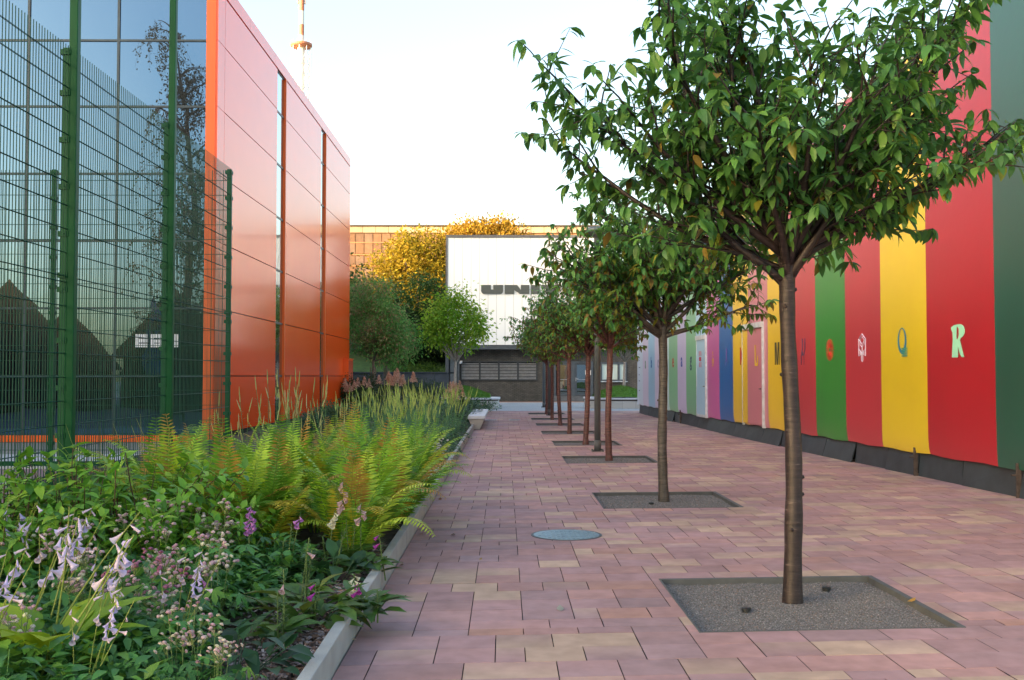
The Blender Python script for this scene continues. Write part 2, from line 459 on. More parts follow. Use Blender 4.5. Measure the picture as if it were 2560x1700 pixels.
# ================================================================== TREE PITS
PIT_LABEL = ['largest grey gravel square in the path, round the nearest cherry trunk',
             'grey gravel square round the second cherry trunk from the camera',
             'grey gravel square just in front of the thick grey lamp post',
             'grey gravel square just behind the thick grey lamp post',
             'gravel square round the fifth cherry trunk along the path',
             'gravel square round the sixth cherry trunk along the path',
             'gravel square round the seventh cherry trunk along the path',
             'farthest gravel square, beside the second lamp post at the plaza edge']
def pits():
    for i, (x0, x1, v0, v1) in enumerate(PITS):
        cx, cv = (x0 + x1) / 2, (v0 + v1) / 2
        t = thing('tree_pit', PIT_LABEL[i], 'tree pit', (cx, cv + SKEW * cx, 0), group='gravel tree pits along the path')
        w, d = (x1 - x0) / 2, (v1 - v0) / 2
        def S(x, v, z): return (x, v + SKEW * x, z)
        e = .045
        g = G()
        for (a, b, c, dd) in ((-w, w, -d, -d + .012), (-w, w, d - e, d), (-w, -w + .012, -d + .012, d - e), (w - e, w, -d + .012, d - e)):
            z1 = .004
            g.hexa([S(a, c, -.1), S(b, c, -.1), S(b, dd, -.1), S(a, dd, -.1), S(a, c, z1), S(b, c, z1), S(b, dd, z1), S(a, dd, z1)])
        g.build('edging', pm('pit_edging', (.075, .08, .082), rough=.75, var=.2, scale=8), t)
        n = 26 if i < 3 else 6
        g = G()
        xs = np.linspace(-w + .005, w - .005, n); vs = np.linspace(-d + .005, d - .005, n)
        X, Y = np.meshgrid(xs, vs)
        Z = -.038 + .006 * np.sin(X * 9 + i) * np.sin(Y * 7) + .02 * np.exp(-(X ** 2 + Y ** 2) / .05)
        idx = np.arange(n * n).reshape(n, n)
        g.raw(np.stack([X, Y + SKEW * X, Z], -1).reshape(-1, 3), np.stack([idx[:-1, :-1], idx[:-1, 1:], idx[1:, 1:], idx[1:, :-1]], -1).reshape(-1, 4))
        g.build('gravel_bed', pm('gravel_base', (.14, .135, .135), rough=.95, var=.6, scale=70, bump=1.0, bscale=90), t, smooth=True)
        if i < 3:
            N = (16000, 6500, 2500)[i]
            px, pv = rng.uniform(-w + .02, w - .05, N), rng.uniform(-d + .02, d - .05, N)
            tv = np.array([(1, 0, 0), (0, 1, 0), (-1, 0, 0), (0, -1, 0), (0, 0, .7)], float)
            tf = np.array([(0, 1, 4), (1, 2, 4), (2, 3, 4), (3, 0, 4)])
            a = rng.uniform(0, 6.28, N); s = rng.uniform(.004, .0085, N) * (1, 1.25, 1.6)[i]
            M = np.zeros((N, 3, 3)); M[:, 0, 0] = np.cos(a) * s; M[:, 1, 0] = np.sin(a) * s * .8; M[:, 0, 1] = -np.sin(a) * s * .7; M[:, 1, 1] = np.cos(a) * s * .7; M[:, 2, 2] = s * rng.uniform(.6, 1.2, N)
            T = np.stack([px, pv + SKEW * px, -.040 + .006 * np.sin(px * 9 + i) * np.sin(pv * 7) + .02 * np.exp(-(px ** 2 + pv ** 2) / .05) + rng.uniform(0, .006, N)], 1)
            cb = np.array([(.14, .14, .148), (.10, .10, .107), (.19, .187, .19), (.19, .13, .105), (.28, .27, .265), (.07, .07, .072)])
            g = G(); g.inst(tv, tf, M, T, cb[rng.choice(6, N, p=[.33, .25, .18, .1, .06, .08])])
            tag(g.build('gravel', pm('gravel_stone', None, rough=.9, var=.2, scale=40), t), kind='stuff')
pits()
CAPS = [((1865, 1530), 'round black irrigation cap in front of the nearest cherry trunk'), ((2066, 1477), 'round black irrigation cap right of the nearest cherry trunk'),
        ((1628, 1262), 'black irrigation cap in the second gravel square, in front of its trunk'), ((1692, 1235), 'black irrigation cap in the second gravel square, right of its trunk'),
        ((1540, 1162), 'black irrigation cap in the gravel square before the thick lamp post')]
for (p, lab) in CAPS:
    q = at_g(p[0], p[1], -.035)
    g = G(); g.lathe([(.026, -.03), (.026, .012), (.034, .014), (.034, .028), (.026, .034), (.012, .034), (.012, .028)], 14)
    tag(g.build('irrigation_cap', pm('black_plastic', (.015, .018, .02), rough=.4), smooth=False, loc=q), lab, 'cap', 'black irrigation caps')

# manhole cover with ribs
def manhole():
    x, y, r = MANHOLE
    t = thing('manhole_cover', 'round blue-grey ribbed metal manhole cover in the path', 'manhole cover', (x, y, .0))
    m = pm('cast_steel', (.22, .30, .35), rough=.42, metal=.65, var=.2, scale=12)
    g = G(); g.lathe([(r + .018, -.02), (r + .018, .005), (r, .005), (r, .0035)], 48)
    g.build('frame', pm('cast_iron', (.10, .11, .12), rough=.6, metal=.5), t)
    g = G(); g.lathe([(r - .006, -.02), (r - .006, .006), (.002, .0062)], 48)
    k = -r + .05
    while k < r - .04:
        h = math.sqrt(max((r - .03) ** 2 - k * k, .0001))
        n = max(1, int(2 * h / .11))
        for j in range(n):
            y0 = -h + j * 2 * h / n + .008; y1 = -h + (j + 1) * 2 * h / n - .008
            g.box(k, k + .026, y0, y1, .006, .0105)
        k += .045
    g.build('lid', m, t)
manhole()
for k, (px, py, lab) in enumerate(((1228, 1050, 'small flat grey drain grate in the path near the concrete bench'), (1287, 1050, 'small flat grey drain grate in the middle of the path'))):
    q = at_g(px, py)
    g = G(); g.box(-.2, .2, -.2, .2, -.02, .004)
    for j in range(7): g.box(-.18, .18, -.18 + j * .055, -.155 + j * .055, .004, .009)
    tag(g.build('drain_grate', pm('cast_steel'), loc=q), lab, 'drain grate', 'drain grates')

# ================================================================== 2-D LETTER SHAPES
def shape2d(loops, ext=.003):
    cu = bpy.data.curves.new('shape', 'CURVE'); cu.dimensions = '2D'; cu.fill_mode = 'BOTH'; cu.extrude = ext
    for lp in loops:
        sp = cu.splines.new('POLY'); sp.points.add(len(lp) - 1); sp.use_cyclic_u = True
        for p, (x, y) in zip(sp.points, lp): p.co = (x, y, 0, 1)
    o = bpy.data.objects.new('shape', cu); COL.objects.link(o)
    me = bpy.data.meshes.new_from_object(o.evaluated_get(bpy.context.evaluated_depsgraph_get()))
    bpy.data.objects.remove(o); bpy.data.curves.remove(cu)
    return me
def text2d(s, size, ext=.003, bold=0.0):
    cu = bpy.data.curves.new('text', 'FONT'); cu.body = s; cu.size = size; cu.extrude = ext; cu.align_x = 'CENTER'; cu.align_y = 'CENTER'; cu.offset = bold
    o = bpy.data.objects.new('text', cu); COL.objects.link(o)
    bpy.context.view_layer.update()
    me = bpy.data.meshes.new_from_object(o.evaluated_get(bpy.context.evaluated_depsgraph_get()))
    bpy.data.objects.remove(o); bpy.data.curves.remove(cu)
    return me
def put_shape(name, me, mat, parent, p, right, up=(0, 0, 1)):
    o = bpy.data.objects.new(name, me); me.name = name; COL.objects.link(o)
    me.materials.append(mat)
    r = Vector(right).normalized(); u = Vector(up).normalized(); n = r.cross(u)
    Mx = Matrix((r, u, n)).transposed().to_4x4(); Mx.translation = p
    o.matrix_world = Mx
    if parent: o.parent = parent
    return o
def arc(cx, cy, rx, ry, a0, a1, n=14):
    return [(cx + rx * math.cos(R_(a0 + (a1 - a0) * i / n)), cy + ry * math.sin(R_(a0 + (a1 - a0) * i / n))) for i in range(n + 1)]
def rect(x0, y0, x1, y1): return [(x0, y0), (x1, y0), (x1, y1), (x0, y1)]

# ================================================================== STRIPED PAVILION (right)
YB = [43.7, 42.1, 40.6, 39.05, 37.5, 36.0, 34.45, 33.0, 31.5, 30.0, 28.5, 27.0, 25.5, 23.85, 22.3, 20.6, 19.0, 17.4, 15.7, 13.72, 11.9, 10.2, 8.4]
STR = [(205, 224, 240), (206, 203, 228), (150, 200, 230), (204, 201, 228), (190, 224, 222), (120, 185, 140), (186, 184, 222), (112, 178, 135), (158, 202, 228),
       (172, 78, 148), (0, 84, 158), (212, 180, 8), (182, 112, 126), (212, 178, 0), (172, 42, 52), (34, 124, 36), (172, 38, 50), (212, 184, 0), (160, 0, 22), (0, 72, 58), (120, 30, 110), (212, 184, 0)]
HP = 6.62
def pavilion():
    t = thing('striped_pavilion', 'long pavilion wrapped in vertical rainbow stripes with a letter on each stripe', 'pavilion', (7, 28, 0))
    off = Vector((7, 28, 0))
    def P(y, z, d=0.0): return (wall_x(y) - d - off.x, y - off.y, z)
    for i, c in enumerate(STR):
        y0, y1 = YB[i], YB[i + 1]
        g = G()
        nu, nv = 6, 40
        us = np.linspace(y0, y1, nu); zs = np.concatenate([np.linspace(.36, .7, 10), np.linspace(.75, HP, nv - 10)])
        v = []
        for z in zs:
            for y in us:
                # the cloth is pulled under at its foot, which ruckles it a little
                k = math.exp(-(z - .36) / .12)
                d = .012 * k * math.sin(y * 9.0 + math.sin(y * 23) * 1.3 + z * 7) - .03 * k
                v.append(P(y, z + .012 * k * math.sin(y * 4.1), d))
        idx = np.arange(nu * nv).reshape(nv, nu)
        g.raw(v, np.stack([idx[:-1, :-1], idx[:-1, 1:], idx[1:, 1:], idx[1:, :-1]], -1).reshape(-1, 4))
        m = pm('cloth_%d_%d_%d' % c, srgb(*c), rough=.36, var=.03, scale=1.2, bump=.05, bscale=9, spec=.5, ior=2.0)
        s = g.build('stripe_panel', m, t, smooth=True)
        s['label'] = ''
        del s['label']
    # end wall, roof, far side
    g = G()
    a, b = P(43.7, .36), P(43.7, HP)
    e = (26 - off.x, 44.4 - off.y)
    g.quad((e[0], e[1], .36), a, b, (e[0], e[1], HP))
    g.build('end_wall', pm('cloth_%d_%d_%d' % STR[0]), t)
    g = G()
    pts = [P(y, HP) for y in YB]
    far = [(26 - off.x, y - off.y, HP + .02) for y in YB]
    g.raw(pts + far, [(i, i + 1, len(YB) + i + 1, len(YB) + i) for i in range(len(YB) - 1)])
    g.build('roof', pm('roof_sheet', (.4, .4, .42), rough=.5), t)
    g = G()
    for i in range(len(YB) - 1):
        p, q = P(YB[i], HP), P(YB[i + 1], HP)
        g.hexa([(p[0] - .012, p[1], HP - .03), (q[0] - .012, q[1], HP - .03), (q[0] + .1, q[1], HP - .03), (p[0] + .1, p[1], HP - .03),
                (p[0] - .012, p[1], HP + .05), (q[0] - .012, q[1], HP + .05), (q[0] + .1, q[1], HP + .05), (p[0] + .1, p[1], HP + .05)])
    g.build('coping', pm('white_metal', (.7, .72, .75), rough=.4), t)
    # dark skirt panels under the cloth, a little crooked, with steel brackets
    rr = random.Random(2)
    y = 43.6
    while y > 8.6:
        L = rr.uniform(1.15, 1.6)
        y2 = y - L
        tilt = rr.choice([0, .02, .05, .09])
        g = G()
        p0, p1 = P(y - .02, 0, -.06 + tilt + rr.uniform(0, .03)), P(y2 + .02, 0, -.06 + tilt)
        q0, q1 = P(y - .02, .42, -.09), P(y2 + .02, .42, -.09)
        g.raw([p0, p1, q1, q0, (p0[0] + .02, p0[1], 0), (p1[0] + .02, p1[1], 0), (q1[0] + .02, q1[1], .42), (q0[0] + .02, q0[1], .42)],
              [(0, 1, 2, 3), (7, 6, 5, 4), (0, 4, 5, 1), (1, 5, 6, 2), (3, 2, 6, 7), (0, 3, 7, 4)])
        g.build('skirt_panel', pm('skirt_sheet', (.028, .040, .052), rough=.45, var=.25, scale=3, bump=.15, bscale=6), t)
        if rr.random() < .16:
            g = G(); c = P(y2, 0, 0)
            g.box(c[0] - .01, c[0] + .05, c[1] - .015, c[1] + .015, 0, .44)
            g.box(c[0] - .07, c[0] + .05, c[1] - .02, c[1] + .02, .28, .30)
            g.build('bracket', pm('rusty_iron', (.06, .045, .04), rough=.8, var=.4, scale=20), t)
        y = y2
    g = G()
    for i in range(len(YB) - 1):
        p, q = P(YB[i], 0, -.25), P(YB[i + 1], 0, -.25)
        g.quad((p[0], p[1], 0), (q[0], q[1], 0), (q[0], q[1], .6), (p[0], p[1], .6))
    g.build('base_wall', pm('dark_base', (.02, .022, .026), rough=.8), t)
    # two doors: raised cloth-covered leaf with a pale frame
    def door(ya, yb, z1, cols, split, lt, lb):
        d = G(); e = .035
        ys = [ya, split, yb] if split else [ya, yb]
        f = bpy.data.objects
        dr = None
        for k in range(len(ys) - 1):
            g = G()
            nz = 14
            v = []
            for iz in range(nz):
                z = .40 + (z1 - .48) * iz / (nz - 1)
                for yy in np.linspace(ys[k], ys[k + 1], 5):
                    v.append(P(yy, z, .028 + .006 * math.sin(z * 6 + yy * 5) * math.sin(yy * 8)))
            idx = np.arange(nz * 5).reshape(nz, 5)
            g.raw(v, np.stack([idx[:-1, :-1], idx[:-1, 1:], idx[1:, 1:], idx[1:, :-1]], -1).reshape(-1, 4))
            o = g.build('door', pm('cloth_%d_%d_%d' % cols[k]), t if dr is None else dr, smooth=True)
            if dr is None: dr = o
            else: o.name = 'door_cloth'
        g = G()
        def bar(y0_, y1_, z0_, z1_, d1):
            a, b = P(y0_, 0, 0), P(y1_, 0, 0)
            g.hexa([(a[0] - d1, a[1], z0_), (b[0] - d1, b[1], z0_), (b[0] + .03, b[1], z0_), (a[0] + .03, a[1], z0_),
                    (a[0] - d1, a[1], z1_), (b[0] - d1, b[1], z1_), (b[0] + .03, b[1], z1_), (a[0] + .03, a[1], z1_)])
        bar(ya + .05, yb - .05, z1 - .13, z1, lt)
        bar(ya + .05, ya, .34, z1 - .13, .034)
        bar(yb, yb - .05, .34, z1 - .13, .05)
        if lb: bar(ya, yb, .34, .42, .034)
        g.build('door_frame', pm('pale_aluminium', (.62, .68, .72), rough=.35, metal=.3), dr)
        g = G(); h = P(yb + .12, 1.25, .08); g.tube([h, (h[0], h[1] - .12, h[2])], .012, 6); g.tube([(h[0] + .06, h[1], h[2]), h], .012, 6)
        g.build('handle', pm('dark_metal', (.03, .03, .035), rough=.4), dr)
    door(31.3, 30.08, 2.75, [STR[8]], None, .06, True)
    door(25.95, 24.2, 2.82, [STR[11], STR[12]], 25.5, .09, False)
    # the letters, one to a stripe
    def let(name, i, me, col, du=0.0, z=2.05, d=.006):
        yc = (YB[i] + YB[i + 1]) / 2 - du
        p = Vector((wall_x(yc) - d, yc, z)) - off
        s = (wall_x(yc - .1) - wall_x(yc + .1)) / .2
        o = put_shape(name, me, pm('ink_%d_%d_%d' % col, srgb(*col), rough=.55, var=.03), t, p, (s, -1, 0))
        return o
    H = .22
    # a .. j
    for i, ch, c, sz in ((1, 'a', (110, 150, 130), .62), (2, 'b', (20, 100, 175), .56), (3, 'c', (150, 165, 190), .62), (5, 'e', (190, 80, 60), .64), (6, 'a', (50, 85, 175), .62), (7, 'g', (55, 80, 110), .6)):
        let('letter', i, text2d(ch, sz, .002, .012), c)
    loops = []
    for x in (-.13, .09): loops += [rect(x, .09, x + .05, .24), rect(x, -.24, x + .05, -.09)]
    for x in (-.13, -.06, .01, .09): loops.append(rect(x, -.06, x + .045, .06))
    let('letter', 8, shape2d(loops, .002), (205, 70, 90), d=.04)
    loops = [arc(0, -.10, .10, .10, 0, 360, 20), arc(0, -.10, .045, .045, 0, 360, 12), arc(0, -.19, .07, .05, 0, 360, 16), rect(-.03, .03, .03, .09), rect(-.03, .12, .03, .2)]
    let('letter', 9, shape2d(loops, .002), (205, 165, 60))
    loops = [[(.02, -.12), (.02, .24), (.10, .24), (.10, -.12)] + arc(0, -.12, .10, .11, 0, -180, 12) + [(-.03, -.12)] + arc(0, -.12, .03, .04, -180, -350, 8)]
    let('letter', 10, shape2d(loops, .002), (110, 90, 165))
    K = [[(-.14, -.22), (-.14, .22), (-.06, .22), (-.06, .03), (.04, .2)] + arc(.09, .2, .05, .03, 160, 0, 6) + [(.13, .12), (.0, -.005), (.14, -.14), (.14, -.21)] + [(.07, -.22), (-.06, -.04), (-.06, -.22)]]
    let('letter', 11, shape2d(K, .002), (178, 52, 32), .12)
    Lp = [[(-.12, .24), (-.05, .24), (-.05, -.20), (.06, -.20), (.12, -.02), (.15, -.02), (.15, -.26), (-.12, -.26)]]
    let('letter', 12, shape2d(Lp, .002), (215, 178, 40), 0, d=.042)
    Mp = [[(-.17, -.25), (-.17, .25), (-.05, .25), (.01, -.17), (.06, .25), (.17, .25), (.17, -.25), (.12, -.25), (.12, .17), (.05, -.25), (-.03, -.25), (-.11, .17), (-.11, -.25)]]
    let('letter', 13, shape2d(Mp, .002), (60, 60, 40), -.05)
    def zig(x):
        pl = [(x, -.27), (x, -.08), (x + .08, .06), (x + .08, .27)]
        w = .022
        return [(px - w, py) for px, py in pl] + [(px + w, py) for px, py in pl[::-1]]
    Np = [zig(-.14), zig(.02), [(-.08, .02), (-.04, .02), (.05, -.06), (.01, -.06)]]
    let('letter', 14, shape2d(Np, .002), (88, 62, 92), .12)
    loops = []
    for k in range(26):
        a = 2 * math.pi * k / 26; r0, r1, w = .045, .21, .045
        loops.append([(r0 * math.cos(a - w * 2), r0 * math.sin(a - w * 2)), (r1 * math.cos(a - w), r1 * math.sin(a - w)), (r1 * math.cos(a + w), r1 * math.sin(a + w)), (r0 * math.cos(a + w * 2), r0 * math.sin(a + w * 2))])
    let('letter', 15, shape2d(loops, .002), (200, 62, 40))
    # P: fine pale line-work of a cube standing on a stem
    g = G()
    def ln(pl, w=.008):
        P3 = [(x, y, 0) for x, y in pl]; g.tube(P3, w, 4)
    hexp = [(0, .24), (.15, .15), (.15, -.02), (0, -.11), (-.15, -.02), (-.15, .15), (0, .24)]
    ln(hexp); ln([(-.15, .15), (0, .06), (.15, .15)]); ln([(0, .06), (0, -.11)])
    ln([(0, .19), (.09, .135), (.09, .05), (0, 0), (-.09, .05), (-.09, .135), (0, .19)], .006)
    for sx in (-1, 1):
        ln([(sx * .15, -.02), (sx * .15, -.15), (sx * .08, -.13), (sx * .08, -.05)]); ln([(sx * .03, -.1), (sx * .03, -.22), (0, -.25)])
    o = g.build('letter', pm('ink_pale', (.68, .66, .76), rough=.6), None)
    me = o.data; bpy.data.objects.remove(o)
    me.materials.clear(); let('letter', 16, me, (212, 206, 226))
    Q = [arc(-.01, .06, .16, .21, 0, 360, 36), arc(-.015, .085, .11, .17, 0, 360, 30)]
    q = let('letter', 17, shape2d(Q, .002), (28, 112, 140))
    loops = [rect(-.02, -.19 + .03 * k, .19, -.172 + .03 * k) for k in range(5)]
    let('letter', 17, shape2d(loops, .002), (70, 150, 120), d=.012)
    Rp = [[(-.20, .20), (-.12, .225), (-.03, .235)] + arc(.04, .135, .155, .10, 90, -75, 12) + [(.05, .005), (.17, -.235), (.10, -.235), (.05, -.19), (0, -.08), (-.01, -.235), (-.19, -.235), (-.155, .03), (-.16, .12), (-.20, .17)],
          [(-.02, .21), (-.045, .12), (-.05, .02), (.0, .035), (.03, .09), (.025, .17)]]
    Rp = [Rp[0], Rp[1], [(.0, -.03), (.17, -.0), (.18, -.23), (.17, -.235), (.10, -.235), (.05, -.19)]]
    let('letter', 18, shape2d(Rp[:2], .002), (150, 214, 180))
    # small black lettering of the white first stripe
    me = text2d('UNIT', .42, .002, .02)
    let('letter', 0, me, (40, 45, 55), 0, 3.62)
    for z, w in ((2.95, .22), (2.45, .12), (2.2, .18), (1.9, .4), (1.6, .2), (1.35, .3), (.95, .25)):
        let('lettering', 0, shape2d([rect(-.3, -.02, -.3 + w, .02)], .002), (110, 125, 150), 0, z)
pavilion()

# ================================================================== ORANGE BUILDING WITH GLASS FRONT (left)
BX, BY0, BY1, BH = -6.87, 24.7, 46.0, 11.2
ROWS = [.16, 1.55, 3.16, 4.77, 6.38, 8.0, 9.6, 10.83]
def glass_mat(name, tint, dark, f):
    m = bpy.data.materials.new(name); m.use_nodes = True
    nt = m.node_tree; N = nt.nodes; L = nt.links
    b = N["Principled BSDF"]; b.inputs['Base Color'].default_value = (*dark, 1); b.inputs['Roughness'].default_value = .15
    gl = N.new("ShaderNodeBsdfGlossy"); gl.inputs['Color'].default_value = (*tint, 1); gl.inputs['Roughness'].default_value = .0
    tc = N.new("ShaderNodeTexCoord"); nz = N.new("ShaderNodeTexNoise"); nz.inputs['Scale'].default_value = .55; nz.inputs['Detail'].default_value = 1
    L.new(tc.outputs['Object'], nz.inputs['Vector'])
    bp = N.new("ShaderNodeBump"); bp.inputs['Strength'].default_value = .25; bp.inputs['Distance'].default_value = .02
    L.new(nz.outputs[0], bp.inputs['Height']); L.new(bp.outputs[0], gl.inputs['Normal'])
    fr = N.new("ShaderNodeFresnel"); fr.inputs[0].default_value = 1.5
    mr = N.new("ShaderNodeMapRange"); mr.inputs[1].default_value = 0; mr.inputs[2].default_value = 1; mr.inputs[3].default_value = f; mr.inputs[4].default_value = 1
    L.new(fr.outputs[0], mr.inputs[0])
    mx = N.new("ShaderNodeMixShader"); L.new(mr.outputs[0], mx.inputs[0]); L.new(b.outputs[0], mx.inputs[1]); L.new(gl.outputs[0], mx.inputs[2])
    L.new(mx.outputs[0], N["Material Output"].inputs[0])
    return m
GLASS = glass_mat('tinted_glass', (.105, .235, .42), (.003, .006, .007), .42)
GLASS2 = glass_mat('clear_glass', (.8, .88, .9), (.01, .015, .018), .25)
ORANGE = pm('orange_panel', (.98, .085, .006), rough=.22, metal=.0, var=.03, scale=.6, coat=.16, spec=.45, coat_rough=.07, bump=.015, bscale=1.5)
ORANGE2 = pm('orange_trim', (.92, .13, .010), rough=.35, var=.03, scale=2)
def orange_building():
    off = Vector((-12, 35, 0))
    t = thing('orange_building', 'orange panelled building with a dark reflective glass front behind the green fence', 'building', off)
    def B(g, x0, x1, y0, y1, z0, z1): g.box(x0 - off.x, x1 - off.x, y0 - off.y, y1 - off.y, z0, z1)
    core = G(); B(core, -32, BX - .06, BY0 + .12, BY1 - .02, 0, BH - .1)
    core.build('wall', pm('dark_core', (.02, .015, .012), rough=.8), t)
    bays = [(25.32, 31.2), (32.40, 38.7), (39.70, 46.0)]
    gap = .012
    for (a, b) in bays:
        for z0, z1 in zip(ROWS[:-1], ROWS[1:]):
            g = G(); B(g, BX - .05, BX, a + gap, b - gap, z0 + gap, z1 - gap)
            g.build('panel', ORANGE, t)
    for z0, z1 in zip(ROWS[:-1], ROWS[1:]):
        g = G(); B(g, BX - .05, BX, BY0, 25.32 - .006, z0 + .006, z1 - .006)
        g.build('panel', ORANGE, t)
    for y in np.arange(BY0, BY1 - .5, 3.05):
        g = G(); B(g, BX - .35, BX + .015, y + .006, min(y + 3.05, BY1) - .006, ROWS[-1] + .02, BH)
        g.build('coping', pm('orange_panel'), t)
    for (a, b, c) in ((31.2, 32.3, 32.40), (38.7, 39.6, 39.70)):
        for z0, z1 in zip(ROWS[:-1], ROWS[1:]):
            g = G(); B(g, BX - .056, BX - .045, a, b, z0 + .02, z1 - .02)
            o = g.build('strip_window', GLASS2, t)
        for z in ROWS[1:]:
            g = G(); B(g, BX - .0448, BX - .03, a, b, z - .03, z + .03); g.build('window_bar', pm('dark_metal'), t)
        g = G(); B(g, BX - .058, BX + .03, b, b + .09, .16, ROWS[-1])
        B(g, BX - .058, BX - .0, b + .09, c - .002, .16, ROWS[-1])
        g.build('fin', ORANGE2, t)
    # glass front: panes in a grid, each very slightly out of true
    xs = [-7.15 - .0, -9.27, -11.42, -13.57, -15.72, -17.87, -20.02, -22.2]
    rr = random.Random(9)
    for i in range(len(xs) - 1):
        x1, x0 = xs[i], xs[i + 1]
        for z0, z1 in zip(ROWS[:-1], ROWS[1:]):
            a, b = rr.uniform(-.003, .003), rr.uniform(-.003, .003)
            g = G(); y = BY0 + .08 - off.y
            g.raw([(x0 - off.x, y + a, z0), (x1 - off.x, y - a + b * .5, z0), (x1 - off.x, y - a - b, z1), (x0 - off.x, y + a + b, z1)], [(0, 1, 2, 3)])
            g.build('glass_pane', GLASS, t)
    g = G()
    for x in xs[1:]: B(g, x - .03, x + .03, BY0 + .05, BY0 + .075, ROWS[0], BH)
    for z in ROWS[1:]: B(g, xs[-1], -7.15, BY0 + .052, BY0 + .073, z - .025, z + .025)
    g.build('mullion_grid', pm('mullion', (.035, .055, .07), rough=.4, metal=.3), t)
    g = G(); B(g, -7.15, BX - .052, BY0 - .01, BY0 + .1, .0, BH)
    g.build('corner_trim', ORANGE2, t)
    g = G(); B(g, -32, -7.16, BY0 - .12, BY0 + .04, .0, .155)
    g.build('base_rail', ORANGE2, t)
    g = G(); B(g, -32, -7.15, BY0 + .0, BY0 + .3, ROWS[-1] + .03, BH)
    g.build('parapet', ORANGE2, t)
    # meter box on the far end of the side wall
    g = G(); B(g, BX + .002, BX + .22, 44.3, 45.6, .57, 2.27)
    o = g.build('meter_box', ORANGE2, t)
    g = G(); B(g, BX + .22, BX + .232, 44.36, 45.54, .63, 2.21); g.build('door', pm('orange_dark', srgb(190, 60, 14), rough=.4), o)
    g = G(); B(g, BX + .0, BX + .26, 44.26, 45.64, 2.272, 2.30); g.build('lid', ORANGE2, o)
    # white lettering on the glass
    wm = pm('white_vinyl', (.86, .86, .88), rough=.6, var=.02)
    s = 105.0
    def gl_letter(loops):
        lp = [[((x - 330) / s, (902 - y) / s) for x, y in l] for l in loops]
        p = at_y(330, 902, BY0 + .02) - off
        put_shape('letter', shape2d(lp, .003), wm, t, p, (1, 0, 0))
    k = 220 / 2361.0
    def Z(l): return [(300 + x * k, 780 + y * k * (140 / 220) * (2361 / 1502) ) for x, y in l]
    def ZZ(l): return [(300 + x * .0932, 780 + y * .0932) for x, y in l]
    gl_letter([ZZ([(385, 597), (740, 597), (740, 695), (490, 695), (490, 720), (740, 720), (740, 820), (490, 820), (490, 848), (740, 848), (740, 948), (385, 948)])])
    gl_letter([ZZ([(798, 597), (1110, 597), (1140, 640), (1120, 695), (905, 695), (905, 722)] + [(1080, 722), (1130, 745), (1160, 790), (1165, 850), (1145, 905), (1090, 948), (798, 948)]), ZZ([(905, 825), (905, 845), (1060, 845), (1060, 825)])])
    gl_letter([ZZ([(1205, 597), (1300, 597), (1300, 740), (1420, 740), (1420, 597), (1555, 597), (1555, 948), (1420, 948), (1420, 860), (1300, 860), (1300, 948), (1205, 948), (1205, 860), (1280, 860), (1280, 750), (1205, 750)])])
orange_building()

# ================================================================== GREEN WELDED-MESH FENCES
GREEN = pm('green_paint', srgb(0, 74, 40), rough=.5, var=.12, scale=4, spec=.18)
WIRE = pm('green_wire', srgb(2, 62, 48), rough=.5, var=.1, scale=4, spec=.2)
def fence_panel(parent, x0, y0, x1, y1, z0, z1, overtop=.03):
    g = G(); L = math.hypot(x1 - x0, y1 - y0); n = int(L / .05)
    dx, dy = (x1 - x0) / L, (y1 - y0) / L
    r = .0028
    for i in range(n + 1):
        t = i * L / n; x, y = x0 + dx * t, y0 + dy * t
        g.box(x - r, x + r, y - r, y + r, z0 - .0, z1 + overtop)
    z = z0 + .02
    w = .0045
    while z <= z1 + .001:
        for sgn in (-1, 1):
            ox, oy = -dy * .006 * sgn, dx * .006 * sgn
            p = [(x0 + ox, y0 + oy, z), (x1 + ox, y1 + oy, z)]
            g.tube(p, w * .75, 4)
        z += .2
    return g.build('mesh_panel', WIRE, parent)
def fence_post(parent, x, y, h, tall, nx, ny):
    g = G(); g.box(x - .03, x + .03, y - .03, y + .03, 0, h)
    o = g.build('post', GREEN, parent, bevel=.004)
    if tall:
        g = G(); g.box(x + .02, x + .092, y - .036, y + .036, 0, 8.6)
        g.build('tall_pole', GREEN, parent, bevel=.006)
    for z in [.25, .65, 1.05, 1.45, 1.85, 2.28, 2.40, 2.75, 3.15, 3.55, 3.95, h - .04]:
        g = G()
        g.box(x - (.052 if nx else .045), x + (.036 if nx else .045), y - (.045 if nx else .052), y + (.045 if nx else .036), z - .022, z + .022)
        g.lathe([(.008, -.004), (.008, .004)], 6, (x - .0, y - .056, z))
        g.build('clamp', GREEN, o)
def fences():
    FX = -3.7
    t = thing('mesh_fence', 'tall green welded mesh fence running along the flower bed', 'fence', (0, 0, 0), group=None)
    ys = [3.7, 6.25, 8.8, 11.4, 14.0]
    for a, b in zip(ys[:-1], ys[1:]):
        fence_panel(t, FX, a, FX, b, .12, 2.34); fence_panel(t, FX, a, FX, b, 2.37, 4.32)
    for i, y in enumerate(ys): fence_post(t, FX - .02, y, 4.34, i in (0, 2, 3), 1, 0)
    t2 = thing('mesh_fence', 'green welded mesh fence crossing in front of the glass wall', 'fence', (0, 0, 0))
    xs = [FX - .05, -6.09, -8.5, -10.9]
    for a, b in zip(xs[:-1], xs[1:]):
        fence_panel(t2, a, 14.0, b, 14.0, .34, 2.34); fence_panel(t2, a, 14.0, b, 14.0, 2.37, 4.3)
    for x in xs[1:]: fence_post(t2, x, 14.03, 4.34, False, 0, 1)
    g = G(); g.box(-11, FX - .08, 13.97, 14.03, .35, .41); g.build('rail', GREEN, t2)
fences()

